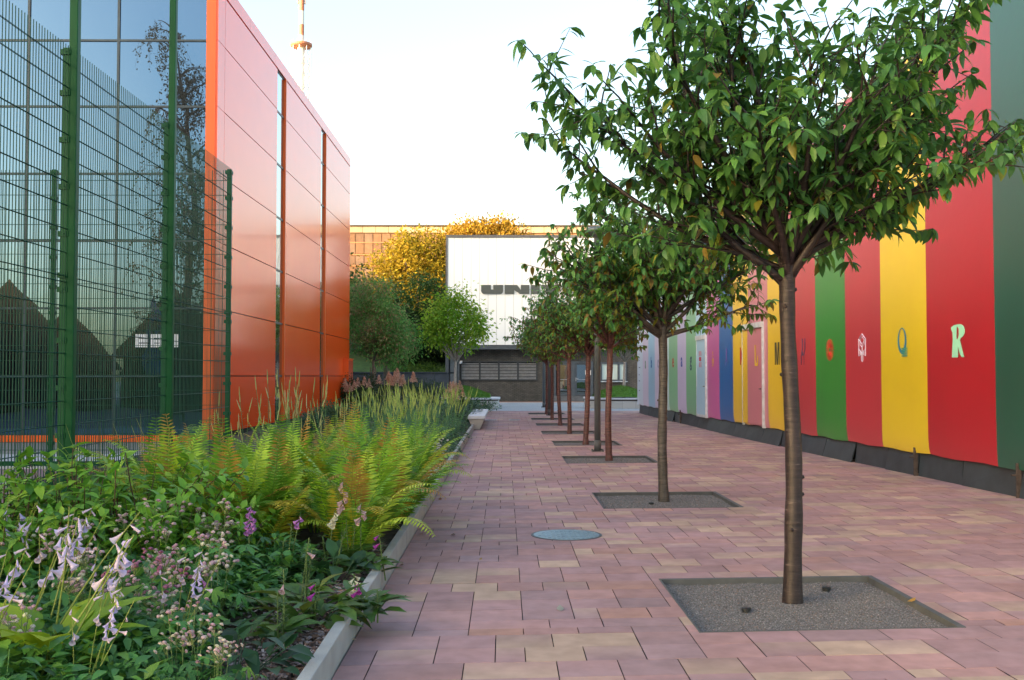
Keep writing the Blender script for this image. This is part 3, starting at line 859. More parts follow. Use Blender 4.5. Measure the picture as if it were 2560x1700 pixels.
# ================================================================== WHITE BUILDING AT THE END
WY = 63.5
def white_building():
    t = thing('white_building', 'white translucent-clad building over a dark brick ground floor at the end of the path', 'building', (0, WY, 0))
    def X(px, y=WY): return at_y(px, 900, y).x
    def Z(py, y=WY): return at_y(1262, py, y).z
    def B(g, px0, px1, y0, y1, z0, z1): g.box(X(px0), X(px1), y0, y1, z0, z1)
    zt, zb = Z(590), Z(862)
    xl, xr = X(1114), X(1500)
    g = G(); g.box(xl + .12, xr - .12, .0, 12, zb, zt - .1)
    g.build('facade', stripe_mat('polycarbonate', (.95, .95, .94), .52, .03, (.60, .60, .59), rough=.25, axis=0, var=.02, ior=1.9), t)
    g = G(); g.box(xl, xr, -.06, 12.1, zt - .1, zt + .06); g.box(xl, xl + .12, -.06, 12, zb - .02, zt - .1); g.box(xr - .12, xr, -.06, 12, zb - .02, zt - .1)
    g.build('facade_frame', pm('grey_frame', (.13, .125, .125), rough=.5), t)
    g = G(); g.box(xl, xr, -.25, 12, zb - .28, zb - .02); g.build('ledge', pm('ledge_grey', (.07, .08, .09), rough=.5), t)
    bx0, bx1 = X(1148), X(1760)
    zB = zb - .28
    # brick ground floor, with real openings for door and window: pieces butt end to end
    BR = brick_mat('dark_brick', (.125, .112, .092), (.085, .078, .066), (.05, .047, .043), .24, .075)
    dx0, dx1, dz1 = X(1386), X(1484), Z(903)
    wx0, wx1, wz0, wz1 = X(1503), X(1569), Z(953), Z(905)
    lx0, lx1, lz0, lz1 = X(1151), X(1343), Z(951), Z(903)
    g = G(); y0, y1 = .6, .9
    g.box(bx0, lx0, y0, y1, 0, zB); g.box(lx0, lx1, y0, y1, 0, lz0); g.box(lx0, lx1, y0, y1, lz1, zB); g.box(lx1, dx0, y0, y1, 0, zB)
    g.box(dx0, dx1, y0, y1, dz1, zB); g.box(dx1, wx0, y0, y1, 0, zB); g.box(wx0, wx1, y0, y1, 0, wz0); g.box(wx0, wx1, y0, y1, wz1, zB); g.box(wx1, bx1, y0, y1, 0, zB)
    g.box(bx0, bx0 + .3, y1, 12, 0, zB)
    g.box(xr - .5, bx1, y1, 12, zB - .2, zB)
    g.build('brick_wall', BR, t)
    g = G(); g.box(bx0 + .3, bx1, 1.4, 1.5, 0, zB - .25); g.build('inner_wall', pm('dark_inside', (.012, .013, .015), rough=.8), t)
    # louvred vents: four bays
    DM = pm('vent_metal', (.06, .066, .07), rough=.45, metal=.3)
    LM = pm('slat_metal', (.50, .49, .48), rough=.45, metal=.2)
    n = 4; w = (lx1 - lx0) / n
    for k in range(n):
        a, b = lx0 + k * w, lx0 + (k + 1) * w
        g = G(); g.box(a, a + .05, .52, .8, lz0, lz1); g.box(b - .05, b, .52, .8, lz0, lz1); g.box(a + .05, b - .05, .52, .8, lz1 - .06, lz1); g.box(a + .05, b - .05, .52, .8, lz0, lz0 + .06)
        v = g.build('vent', DM, t)
        g = G(); m = 11
        for j in range(m):
            z = lz0 + .08 + j * (lz1 - lz0 - .16) / m
            g.hexa([(a + .055, .53, z), (b - .055, .53, z), (b - .055, .60, z + .035), (a + .055, .60, z + .035), (a + .055, .53, z + .01), (b - .055, .53, z + .01), (b - .055, .60, z + .045), (a + .055, .60, z + .045)])
        g.build('slats', LM, v)
    # glazed entrance
    FM = pm('door_frame_metal', (.085, .10, .115), rough=.45, metal=.2)
    zs = Z(990)
    g = G()
    g.box(dx0, dx0 + .12, .45, .7, zs, dz1 - .1); g.box(dx1 - .12, dx1, .45, .7, zs, dz1 - .1); g.box(dx0, dx1, .45, .7, dz1 - .1, dz1)
    g.box(X(1430), X(1439), .45, .7, zs, dz1 - .1); g.build('entrance_frame', FM, t)
    def leaf(a, b, handle):
        g = G(); f = .11
        g.box(a, a + f, .5, .56, zs + .02, dz1 - .12); g.box(b - f, b, .5, .56, zs + .02, dz1 - .12); g.box(a + f, b - f, .5, .56, zs + .02, zs + .14); g.box(a + f, b - f, .5, .56, dz1 - .22, dz1 - .12)
        d = g.build('door', FM, t)
        g = G(); g.quad((a + f, .54, zs + .14), (b - f, .54, zs + .14), (b - f, .54, dz1 - .22), (a + f, .54, dz1 - .22)); g.build('glass', GLASS2, d)
        g = G(); g.tube([(a + f, .47, zs + 1.0), (b - f, .47, zs + 1.0)], .014, 6); g.build('push_bar', pm('steel', (.6, .62, .65), rough=.3, metal=.8), d)
        if handle:
            g = G(); g.box(a + .03, a + .07, .44, .5, zs + .9, zs + 1.12); g.box(a + .03, a + .2, .43, .45, zs + 1.03, zs + 1.07); g.build('handle', pm('steel'), d)
            g = G(); g.box(a + .62, a + .98, .485, .495, zs + 1.28, zs + 1.58); g.build('notice', pm('paper', (.8, .82, .8), rough=.7), d)
    leaf(X(1393), X(1430), False); leaf(X(1439), X(1480), True)
    # steps
    for k in range(3):
        g = G(); z1 = zs * (3 - k) / 3
        g.box(X(1384) - .1 * k, X(1490) + .1 * k, .45 - .34 * (k + 1), .45 - .34 * k, 0, z1)
        g.build('step', pm('step_stone', (.13, .135, .14), rough=.7), t)
    g = G(); g.box(X(1384), X(1490), .45, .6, 0, zs); g.build('threshold', pm('step_stone'), t)
    # window with pale blinds
    g = G(); f = .1; mid = X(1546)
    g.box(wx0, wx0 + f, .5, .66, wz0, wz1); g.box(wx1 - f, wx1, .5, .66, wz0, wz1); g.box(wx0 + f, wx1 - f, .5, .66, wz0, wz0 + f); g.box(wx0 + f, wx1 - f, .5, .66, wz1 - f, wz1); g.box(mid, mid + .13, .5, .66, wz0 + f, wz1 - f)
    wn_ = g.build('window', FM, t)
    g = G(); g.quad((wx0 + f, .6, wz0 + f), (mid, .6, wz0 + f), (mid, .6, wz1 - f), (wx0 + f, .6, wz1 - f)); g.quad((mid + .13, .6, wz0 + f), (wx1 - f, .6, wz0 + f), (wx1 - f, .6, wz1 - f), (mid + .13, .6, wz1 - f))
    g.build('blind', stripe_mat('blind_cloth', (.60, .72, .66), .12, .008, (.45, .55, .5), rough=.5), wn_)
    g = G(); g.box(wx0 - .05, wx1 + .05, .44, .6, wz0 - .05, wz0 - .002); g.build('sill', pm('pale_aluminium'), wn_)
    # service corner left of the bricks
    g = G(); g.box(X(1117), X(1146), 1.2, 1.3, 0, zB); g.box(X(1113), X(1121), .3, 1.2, 0, zB); g.box(X(1143), bx0, .3, .6, 0, zB)
    g.build('service_bay', FM, t)
    g = G(); g.box(X(1124), X(1140), .7, 1.0, Z(930), Z(890)); g.box(X(1124), X(1138), .7, 1.0, Z(985), Z(934)); g.build('cabinet', pm('pale_cabinet', (.26, .28, .29), rough=.5), t)
    g = G(); g.box(X(1150), X(1155), .3, .6, Z(907), Z(902)); g.lathe([(.05, 0), (.07, .12)], 10, (X(1151), .25, Z(909))); g.build('security_camera', pm('white_metal'), t)
    g = G(); g.lathe([(.02, 0), (.14, .02), (.16, .09), (.1, .12)], 14, (X(1172), .35, Z(880))); g.build('wall_lamp', pm('white_metal'), t)
    # the sign: heavy block capitals
    s = 2600 / (WY - .15)
    sg = pm('sign_grey', (.085, .095, .085), rough=.6, var=.05)
    def S(l): return [((x - 1200) / s, (735 - y) / s) for x, y in l]
    def zc(x, y): return (600 + x / 2.6136, 480 + y / 2.6136)
    p = at_y(1200, 735, WY - .01) - Vector((0, WY, 0))
    U = [zc(*q) for q in [(1576, 607), (1640, 607), (1640, 637), (1655, 637), (1655, 607), (1720, 607), (1720, 648), (1716, 659), (1706, 666), (1592, 666), (1581, 660), (1576, 648)]]
    Np = [zc(*q) for q in [(1730, 607), (1812, 607), (1836, 640), (1836, 607), (1892, 607), (1892, 666), (1830, 666), (1792, 640), (1792, 666), (1730, 666)]]
    I = [zc(*q) for q in [(1903, 607), (1960, 607), (1960, 666), (1903, 666)]]
    T = [zc(*q) for q in [(1970, 607), (2090, 607), (2090, 630), (2062, 630), (2062, 666), (1998, 666), (1998, 630), (1970, 630)]]
    dot = [zc(*q) for q in [(2104, 650), (2120, 650), (2120, 666), (2104, 666)]]
    for l in (U, Np, I, T, dot): put_shape('letter', shape2d([S(l)], .03), sg, t, p + Vector((0, -.04, 0)), (1, 0, 0))
    pc = at_y(600 + 2210 / 2.6136, 727, WY - .05) - Vector((0, WY, 0))
    put_shape('lettering', text2d('City', 1.0, .02, .02), sg, t, pc, (1, 0, 0))
white_building()

# ================================================================== LOW DARK WALL, WAREHOUSE, MAST, FAR THINGS
g = G(); a = at_y(880, 932, 60.5); b = at_y(1123, 932, 60.5)
x = a.x - 12
while x < b.x:
    x2 = min(x + 2.4, b.x); g.box(x + .01, x2 - .01, 60.5, 60.7, 0, a.z); x = x2
g.box(a.x - 12, b.x, 60.42, 60.78, a.z, a.z + .05)
tag(g.build('boundary_wall', pm('wall_slate', (.045, .055, .07), rough=.6, var=.2, scale=1.5)), 'low dark slate-grey boundary wall behind the flower bed', 'wall')

def warehouse():
    Y = 112.0
    t = thing('warehouse', 'old rusty warehouse with rows of brown panes above the trees', 'warehouse', (0, Y, 0))
    z = lambda py: at_y(1262, py, Y).z
    x = lambda px: at_y(px, 600, Y).x
    x0, x1 = x(640), x(1500)
    g = G(); g.box(x0, x1, .1, 30, 0, z(582)); g.build('wall', pm('rust_wall', (.26, .13, .06), rough=.85, var=.35, scale=.5, bump=.2, bscale=3), t)
    g = G(); g.box(x0, x1, -.1, 30.2, z(582), z(566)); g.build('parapet', stripe_mat('parapet_sheet', (.40, .29, .19), 1.4, .08, (.2, .12, .07), rough=.8, var=.12), t)
    g = G(); g.box(x0 - .2, x1 + .2, -.3, 30.4, z(566), z(563)); g.build('roof_edge', pm('roof_dark', (.07, .06, .055), rough=.8), t)
    for (pa, pb) in ((605, 584), (634, 608), (662, 640), (700, 668)):
        xx = x0 + .3
        k = 0
        while xx < x(1250):
            w = .95
            g = G(); g.box(xx, xx + w - .08, .02, .12, z(pa), z(pb))
            cc = [(.17, .09, .045), (.19, .10, .05), (.15, .085, .05), (.21, .115, .06), (.18, .11, .07)][(k * 7 + int(pa)) % 5]
            if xx > x(860): g.build('pane', pm('old_pane_%d' % ((k * 7 + int(pa)) % 5), cc, rough=.35, var=.2, scale=2), t)
            xx += w; k += 1
    g = G()
    for py in (606.5, 637, 665): g.box(x0, x1, -.03, .1, z(py + 1.3), z(py - 1.3))
    g.build('window_ledge', pm('ledge_rust', (.35, .17, .08), rough=.8), t)
warehouse()

def mast():
    Y = 210.0
    c = at_y(752, 300, Y)
    t = thing('radio_mast', 'tall red and white lattice radio mast rising behind the orange building', 'mast', (c.x, Y, 0))
    z = lambda py: at_y(752, py, Y).z
    WHT, RED = pm('mast_white', (.78, .76, .72), rough=.6, var=.06), pm('mast_red', (.55, .22, .12), rough=.6, var=.1)
    r = 1.9
    g = G()
    z0, z1 = 0.0, z(116)
    n = 8
    for k in range(n):
        a = 2 * math.pi * k / n; a2 = 2 * math.pi * (k + 1) / n
        g.tube([(r * math.cos(a), r * math.sin(a), z0), (r * math.cos(a), r * math.sin(a), z1)], .10, 4)
    zz = z0
    while zz < z1 - 2.4:
        for k in range(n):
            a, a2 = 2 * math.pi * k / n, 2 * math.pi * (k + 1) / n
            p, q = (r * math.cos(a), r * math.sin(a)), (r * math.cos(a2), r * math.sin(a2))
            g.tube([(*p, zz), (*q, zz + 2.4)], .05, 3); g.tube([(*q, zz), (*p, zz + 2.4)], .05, 3); g.tube([(*p, zz), (*q, zz)], .05, 3)
        zz += 2.4
    g.build('lattice', WHT, t)
    g = G(); g.tube([(0, 0, 0), (0, 0, z1)], .75, 12); g.build('shaft', WHT, t)
    g = G(); g.lathe([(2.0, z(118)), (2.2, z(115)), (2.2, z(110)), (2.0, z(110))], 28); g.build('platform', RED, t)
    g = G()
    for k in range(14):
        a = 2 * math.pi * k / 14; p = (2.1 * math.cos(a), 2.1 * math.sin(a)); g.tube([(*p, z(110)), (*p, z(104))], .03, 3)
    g.build('railing', RED, t)
    for (pa, pb, m) in ((110, 89, WHT), (89, 62, RED), (62, 28, WHT), (28, -30, RED), (-30, -80, WHT)):
        g = G(); g.tube([(0, 0, z(pa)), (0, 0, z(pb))], .56, 14); g.build('mast_band', m, t)
    g = G()
    for dx in (-.75, .75): g.box(dx - .12, dx + .12, -.2, .2, z(10), z(-10))
    g.build('antenna', pm('antenna_grey', (.3, .3, .33)), t)
mast()

# unseen stand-in blocks, added to keep the low sun off the square
def block(name, label, x0, x1, y0, y1, h, col):
    t = thing(name, label, 'building', (x0, y0, 0))
    g = G(); g.box(0, x1 - x0, 0, y1 - y0, 0, h); g.build('wall', pm(name + '_wall', col, rough=.8, var=.12, scale=.3), t)
    g = G(); g.box(-.2, x1 - x0 + .2, -.2, y1 - y0 + .2, h, h + .5); g.build('roof', pm('roof_dark'), t)
block('shade_block', 'long plain block beyond the sports court, added unseen to block the low sun', -52, -36, -19, 56.58, 18.5, (.34, .32, .30))
block('low_shade_block', 'lower long block next to the taller one, added unseen to block the low sun', -52, -36, 56.6, 84, 12.6, (.32, .27, .22))

# huts on the court side, seen mirrored in the glass front
def hut(x, y, w, h, label):
    t = thing('thatched_hut', label, 'hut', (x, y, 0), group='dark huts mirrored in the glass front')
    g = G(); g.box(-w, w, -w, w, 0, h * .45); g.build('wall', pm('hut_wall', (.012, .014, .012), rough=.9), t)
    g = G(); b = h * .42; o = w * 1.25
    g.raw([(-o, -o, b), (o, -o, b), (o, o, b), (-o, o, b), (0, 0, h)], [(0, 1, 4), (1, 2, 4), (2, 3, 4), (3, 0, 4), (3, 2, 1, 0)])
    g.build('roof', pm('thatch', (.014, .018, .010), rough=.95, var=.5, scale=4, bump=1, bscale=20), t)
hut(-24.0, -1, 2.0, 6.2, 'dark peaked hut mirrored at the left edge of the glass front')
hut(-20.2, 1, 1.4, 4.6, 'smaller dark peaked hut mirrored in the middle of the glass front')
hut(-15.6, 0, 1.9, 5.8, 'dark peaked hut mirrored next to the orange corner of the glass front')

t_ = thing('parasol', 'tall folded blue parasol mirrored in the glass behind the white letters', 'parasol', (-15.0, 4.6, 0))
g = G(); g.lathe([(.30, 1.5), (.46, 1.9), (.50, 2.6), (.42, 3.5), (.22, 4.3), (.05, 4.9)], 10); g.build('canopy', pm('blue_canvas', (.10, .28, .55), rough=.8), t_, smooth=True)
g = G(); g.tube([(0, 0, 0), (0, 0, 5.0)], .03, 8); g.build('pole', pm('dark_metal'), t_)
# ================================================================== LAMP POSTS
def lamp(px, py, label, grp):
    q = at_g(px, py)
    t = thing('lamp_post', label, 'lamp post', q, group=grp)
    PM = pm('post_grey', (.11, .13, .135), rough=.32, metal=.25, var=.06)
    g = G(); g.tube([(0, 0, .24), (0, 0, 4.4)], .066, 24); g.build('pole', PM, t, smooth=True)
    g = G(); g.tube([(0, 0, .01), (0, 0, .239)], .072, 24); g.build('sleeve', pm('sleeve_grey', (.075, .08, .082), rough=.6), t, smooth=True)
    g = G(); g.box(-.12, .12, -.12, .12, 0, .014); g.build('base_plate', pm('sleeve_grey'), t)
    for sx in (-1, 1):
        for sy in (-1, 1):
            g = G(); g.lathe([(.018, .014), (.018, .045), (.01, .05)], 6, (sx * .1, sy * .1, 0)); g.build('bolt', pm('sleeve_grey'), t)
    g = G(); g.lathe([(.066, 4.4), (.1, 4.42), (.24, 4.5), (.26, 4.56), (.2, 4.62)], 24); g.build('lamp_head', PM, t, smooth=True)
LG = 'slim grey lamp posts between the cherry trees'
lamp(1494, 1128.7, 'thick-looking grey lamp post nearest the camera, between cherry trunks', LG)
lamp(1373.5, 1038.8, 'dark grey lamp post, second along the path, beside the seventh cherry trunk', LG)
lamp(1359.5, 1018.5, 'slim pale-edged lamp post standing on the grey plaza, farthest of the lamp posts', LG)

# ================================================================== CONCRETE BENCH AND PLANTERS
def bench():
    t = thing('concrete_bench', 'long pale concrete bench at the end of the flower bed kerb', 'bench', (-.82, 30.0, 0))
    g = G(); g.box(-.25, .25, 0, 6.3, .31, .40); g.build('seat', pm('pale_terrazzo', (.55, .58, .62), rough=.5, var=.06), t, bevel=.01)
    g = G(); g.hexa([(-.10, .12, 0), (.10, .12, 0), (.10, 6.18, 0), (-.10, 6.18, 0), (-.23, .03, .308), (.23, .03, .308), (.23, 6.27, .308), (-.23, 6.27, .308)])
    g.build('base', pm('bench_concrete', (.42, .41, .38), rough=.75, var=.08, scale=4), t, bevel=.01)
bench()

def leaf_tpl(nl=3, w=.45, fold=.25, curve=.25, tip=1.0, wide=.42):
    v = []
    for i in range(nl + 1):
        t = i / nl
        ww = w * (math.sin(math.pi * min(1, t ** (math.log(.5) / math.log(wide)))) ** .8 if 0 < t < 1 else .04 * (1 - t) + .01)
        z = -curve * t * t
        v += [(-ww / 2, t, z + fold * ww / 2), (0, t, z), (ww / 2, t, z + fold * ww / 2)]
    f = []
    for i in range(nl):
        a = i * 3
        f += [(a, a + 1, a + 4, a + 3), (a + 1, a + 2, a + 5, a + 4)]
    return np.array(v, float), np.array(f)
def frames(axis, up):
    a = unit(axis); x = unit(np.cross(a, up)); z = np.cross(x, a)
    return np.stack([x, a, z], -1)
def rand_unit(n, r=rng): return unit(r.normal(size=(n, 3)))

# ------------------------------------------------------------------ cherry trees of the avenue
CH_LEAF = leaf_tpl(4, .42, .22, .30, wide=.40)
CH_LEAF_FAR = leaf_tpl(2, .46, .2, .25, wide=.45)
def bark(name, c1, c2):
    m = bpy.data.materials.new(name); m.use_nodes = True
    nt = m.node_tree; N = nt.nodes; L = nt.links; b = N["Principled BSDF"]
    tc = N.new("ShaderNodeTexCoord"); mp = N.new("ShaderNodeMapping"); mp.inputs['Scale'].default_value = (9, 9, 55); L.new(tc.outputs['Object'], mp.inputs[0])
    nz = N.new("ShaderNodeTexNoise"); nz.inputs['Scale'].default_value = 1.0; nz.inputs['Detail'].default_value = 6; nz.inputs['Roughness'].default_value = .65; L.new(mp.outputs[0], nz.inputs['Vector'])
    mp2 = N.new("ShaderNodeMapping"); mp2.inputs['Scale'].default_value = (14, 14, 3); L.new(tc.outputs['Object'], mp2.inputs[0])
    n2 = N.new("ShaderNodeTexNoise"); n2.inputs['Scale'].default_value = 1.0; n2.inputs['Detail'].default_value = 4; L.new(mp2.outputs[0], n2.inputs['Vector'])
    cr = N.new("ShaderNodeValToRGB"); e = cr.color_ramp.elements
    e[0].position, e[0].color = .36, (*[k * .45 for k in c1], 1)
    e[1].position, e[1].color = .78, (*c2, 1)
    k = e.new(.5); k.color = (*c1, 1)
    k = e.new(.62); k.color = (*[min(1, q * 1.35) for q in c1], 1)
    L.new(nz.outputs[0], cr.inputs[0])
    mr = N.new("ShaderNodeMapRange"); mr.inputs[1].default_value = .3; mr.inputs[2].default_value = .7; mr.inputs[3].default_value = .55; mr.inputs[4].default_value = 1.4; L.new(n2.outputs[0], mr.inputs[0])
    vm = N.new("ShaderNodeVectorMath"); vm.operation = 'MULTIPLY'; L.new(cr.outputs[0], vm.inputs[0]); L.new(mr.outputs[0], vm.inputs[1])
    L.new(vm.outputs[0], b.inputs['Base Color']); b.inputs['Roughness'].default_value = .5
    bp = N.new("ShaderNodeBump"); bp.inputs['Strength'].default_value = .7; bp.inputs['Distance'].default_value = .008; L.new(nz.outputs[0], bp.inputs['Height']); L.new(bp.outputs[0], b.inputs['Normal'])
    return m
BARK_RED = bark('cherry_bark', (.022, .014, .014), (.17, .135, .12))
BARK_GREY = bark('cherry_bark_grey', (.062, .052, .044), (.18, .155, .135))
BARK_RUST = bark('cherry_bark_rust', (.105, .042, .036), (.23, .15, .12))

def polyline(p, d, L, n, r, up=.0, wob=.08, droop=0.0):
    pts = [np.array(p, float)]; d = unit(np.array(d, float))
    for i in range(n):
        d = unit(d + r.normal(0, wob, 3) + np.array((0, 0, up - droop * i / n)))
        pts.append(pts[-1] + d * L / n)
    return np.array(pts)

LIMBS = [(180, 30, 1.95), (168, 24, 1.75), (196, 44, 2.0), (160, 57, 1.95), (215, 60, 1.75), (140, 40, 1.6), (238, 42, 1.45), (120, 64, 1.7), (272, 60, 1.5), (92, 50, 1.6), (302, 48, 1.5),
         (330, 55, 1.9), (20, 50, 2.15), (2, 34, 2.1), (350, 22, 1.4), (42, 38, 1.6), (62, 68, 1.75), (10, 68, 2.0), (186, 73, 1.85), (341, 45, 1.95), (24, 60, 1.95), (205, 30, 1.5), (255, 72, 1.7)]
def cherry(name, seed, lean, fork, nlimb, reach, leaf, spacing, tpl, barkm, label, loc, group, rz=0.0, n_side=(9, 5), el=(32, 78), shape=None, t_side=.2, t_leaf=.28, flat=-.12, limbs=None, lscale=1.0, laz=0.0):
    r = np.random.default_rng(seed)
    t = thing(name, label, 'tree', loc, rz, group)
    wood = G()
    h = fork
    k = 22
    tz = np.linspace(-.08, h, k)
    ph = r.uniform(0, 6, 4)
    tp = np.stack([lean[0] * np.clip(tz / h, 0, 1) ** 1.5 + .012 * np.sin(tz * 3 + ph[0]), lean[1] * (tz / h) + .012 * np.sin(tz * 2.6 + ph[1]), tz], 1)
    rad = np.interp(tz, [-.08, .02, .12, h * .5, h * .9, h], [.083, .074, .064, .056, .054, .064]) * (1 + .03 * np.sin(tz * 17 + ph[2]) + .025 * np.sin(tz * 41))
    wood.tube(tp, rad, 16)
    for _ in range(6):                    # knots
        zi = r.integers(4, k - 2); a = r.uniform(0, 6.28)
        p = tp[zi]; d = np.array((math.cos(a), math.sin(a), .25))
        wood.tube([p + d * .04, p + d * (rad[zi] + .012)], [.02, .011], 7)
    top = tp[-1]
    runs = []                             # (polyline, leafy from t)
    for i in range(nlimb):
        az = i * 2.399 + r.normal(0, .25)
        e = R_(el[0] + (el[1] - el[0]) * ((i * .618) % 1.0))
        if limbs is not None:
            az = R_(limbs[i][0] + laz + r.normal(0, 4)); e = R_(limbs[i][1] + r.normal(0, 2))
        d = np.array((math.cos(az) * math.cos(e), math.sin(az) * math.cos(e), math.sin(e)))
        L = reach * r.uniform(.82, 1.12) * (1.0 - flat * (e > R_(60)))
        if shape is not None: L *= shape(az)
        p0 = top + np.array((0, 0, r.uniform(-.22, .02)))
        if limbs is not None: L = limbs[i][2] * lscale * r.uniform(.94, 1.06)
        if L < .2: continue
        pl = polyline(p0, d, L, 10, r, up=.012, wob=.05)
        wood.tube(pl, np.linspace(.034, .007, 11) * (.9 + .2 * r.random()), 7)
        runs.append((pl, t_leaf))
        ns = int(n_side[0] * L / reach + .5)
        for j in range(ns):
            tt = t_side + (.98 - t_side) * (j + r.random() * .6) / ns
            q = tt * 10; i0 = min(int(q), 9); p = pl[i0] + (pl[i0 + 1] - pl[i0]) * (q - i0)
            dl = unit(pl[i0 + 1] - pl[i0])
            side = unit(np.cross(dl, rand_unit(1, r)[0]))
            d2 = unit(dl * .8 + side * .7 + np.array((0, 0, .30)))
            L2 = r.uniform(.35, .95) * (1 - .45 * tt) * reach / 1.8 + .12
            s = polyline(p, d2, L2, 6, r, up=.03, wob=.08)
            wood.tube(s, np.linspace(.0095, .003, 7), 5)
            runs.append((s, .08))
            for m in range(n_side[1]):
                if r.random() < .45: continue
                t3 = r.uniform(.2, .85); q = t3 * 6; i1 = min(int(q), 5); p3 = s[i1] + (s[i1 + 1] - s[i1]) * (q - i1)
                dd = unit(s[i1 + 1] - s[i1]); sd = unit(np.cross(dd, rand_unit(1, r)[0]))
                s3 = polyline(p3, unit(dd * .6 + sd + np.array((0, 0, .1))), r.uniform(.14, .38), 4, r, up=.02, wob=.1)
                wood.tube(s3, np.linspace(.005, .002, 5), 4)
                runs.append((s3, .05))
    for _ in range(5):                    # short leafy shoots at the fork
        a = r.uniform(0, 6.28)
        s = polyline(top + np.array((0, 0, r.uniform(-.15, .1))), (math.cos(a), math.sin(a), .25), r.uniform(.2, .4), 5, r)
        wood.tube(s, np.linspace(.006, .002, 6), 4); runs.append((s, .1))
    P, D, ages = [], [], []
    for pl, t0 in runs:
        seg = np.linalg.norm(np.diff(pl, axis=0), axis=1); L = seg.sum()
        n = max(2, int(L * (1 - t0) / spacing))
        tt = t0 + (1 - t0) * (np.arange(n) + r.random(n) * .7) / n
        q = tt * (len(pl) - 1); i0 = np.minimum(q.astype(int), len(pl) - 2); fr = (q - i0)[:, None]
        P.append(pl[i0] * (1 - fr) + pl[i0 + 1] * fr); D.append(unit(pl[i0 + 1] - pl[i0]))
        # a tuft at the tip
        m = 4; P.append(np.repeat(pl[-1:], m, 0)); D.append(np.repeat(unit(pl[-1:] - pl[-2:-1]), m, 0))
    P, D = np.concatenate(P), np.concatenate(D); n = len(P)
    side = unit(np.cross(D, np.array((0, 0, 1.0))) + 1e-6) * np.where(r.random(n) < .5, -1, 1)[:, None]
    ax = unit(D * r.uniform(.1, .7, (n, 1)) + side * r.uniform(.3, 1.0, (n, 1)) + rand_unit(n, r) * .45 + np.array((0, 0, -1.0)) * r.uniform(.15, 1.0, (n, 1)))
    up = unit(np.array((0, 0, 1.0)) + D * .25 + rand_unit(n, r) * .45)
    ln = leaf * r.uniform(.65, 1.2, n)
    M = frames(ax, up) * ln[:, None, None]
    base = np.array([(.072, .20, .045), (.092, .235, .05), (.058, .165, .048), (.13, .28, .054)]) * (1.0 if leaf > .118 else 1.18)
    c = base[r.integers(0, 4, n)] * r.uniform(.8, 1.25, (n, 1))
    # the oldest, lowest leaves are turning
    zrel = (P[:, 2] - h) / 2.2
    turn = r.random(n) < np.clip(.55 - .75 * zrel, .03, .6) * (.75 if leaf < .118 else .18)
    k = turn.sum()
    warm = np.array([(.21, .22, .03), (.24, .17, .03), (.17, .22, .03)])
    c[turn] = warm[r.integers(0, 3, k)] * r.uniform(.7, 1.1, (k, 1))
    g = G(); g.inst(tpl[0], tpl[1], M, P, c)
    wood.build('trunk', barkm, t, smooth=True)
    g.build('crown', LEAF, t, smooth=True)
    return t
CG = 'cherry trees in a row down the path'
CL = ['nearest and largest cherry tree with dark bark, its leafy crown filling the upper right',
      'second cherry tree along the path, with a knobbly grey-brown trunk',
      'third cherry tree along the path, just in front of the thick lamp post',
      'fourth cherry tree along the path, just behind the thick lamp post',
      'fifth cherry tree along the path, red-brown trunk in front of the entrance door',
      'sixth cherry tree along the path, trunk in front of the left door leaf',
      'seventh cherry tree along the path, thin brown trunk beside the second lamp post',
      'farthest cherry tree, its thin trunk between the two far lamp posts']
def tree1_shape(az):                      # long reach to the left and right, shorter towards the path end
    c = math.cos(az); return .74 + .36 * abs(c) ** 1.2
T1 = cherry('cherry_tree', 21, (-.02, .0), 2.42, 23, 1.80, .122, .052, CH_LEAF, BARK_RED, CL[0], (TREES[0][0], TREES[0][1], -.04), CG, limbs=LIMBS, n_side=(13, 3), t_side=.14, t_leaf=.25)
T2 = cherry('cherry_tree', 33, (.0, .02), 2.28, 22, 1.6, .115, .048, CH_LEAF, BARK_GREY, CL[1], (TREES[1][0], TREES[1][1], -.04), CG, limbs=LIMBS, lscale=.86, laz=12, n_side=(12, 4))
T3 = cherry('cherry_tree', 48, (.03, .0), 2.30, 22, 1.6, .115, .054, CH_LEAF_FAR, BARK_RUST, CL[2], (TREES[2][0], TREES[2][1], -.04), CG, limbs=LIMBS, lscale=.84, laz=75, n_side=(11, 3))
T4 = cherry('cherry_tree', 55, (.08, .0), 2.20, 22, 1.6, .115, .056, CH_LEAF_FAR, BARK_RUST, CL[3], (TREES[3][0], TREES[3][1], -.04), CG, limbs=LIMBS, lscale=.80, laz=200, n_side=(11, 3))
for k in range(4, 8):
    src = (T3, T4)[k % 2]
    copy_thing(src, (TREES[k][0], TREES[k][1], -.04), rz=[0, 0, 0, 0, 1.3, 2.6, 4.0, 5.2][k], sc=[0, 0, 0, 0, .98, 1.0, .96, 1.0][k], label=CL[k])

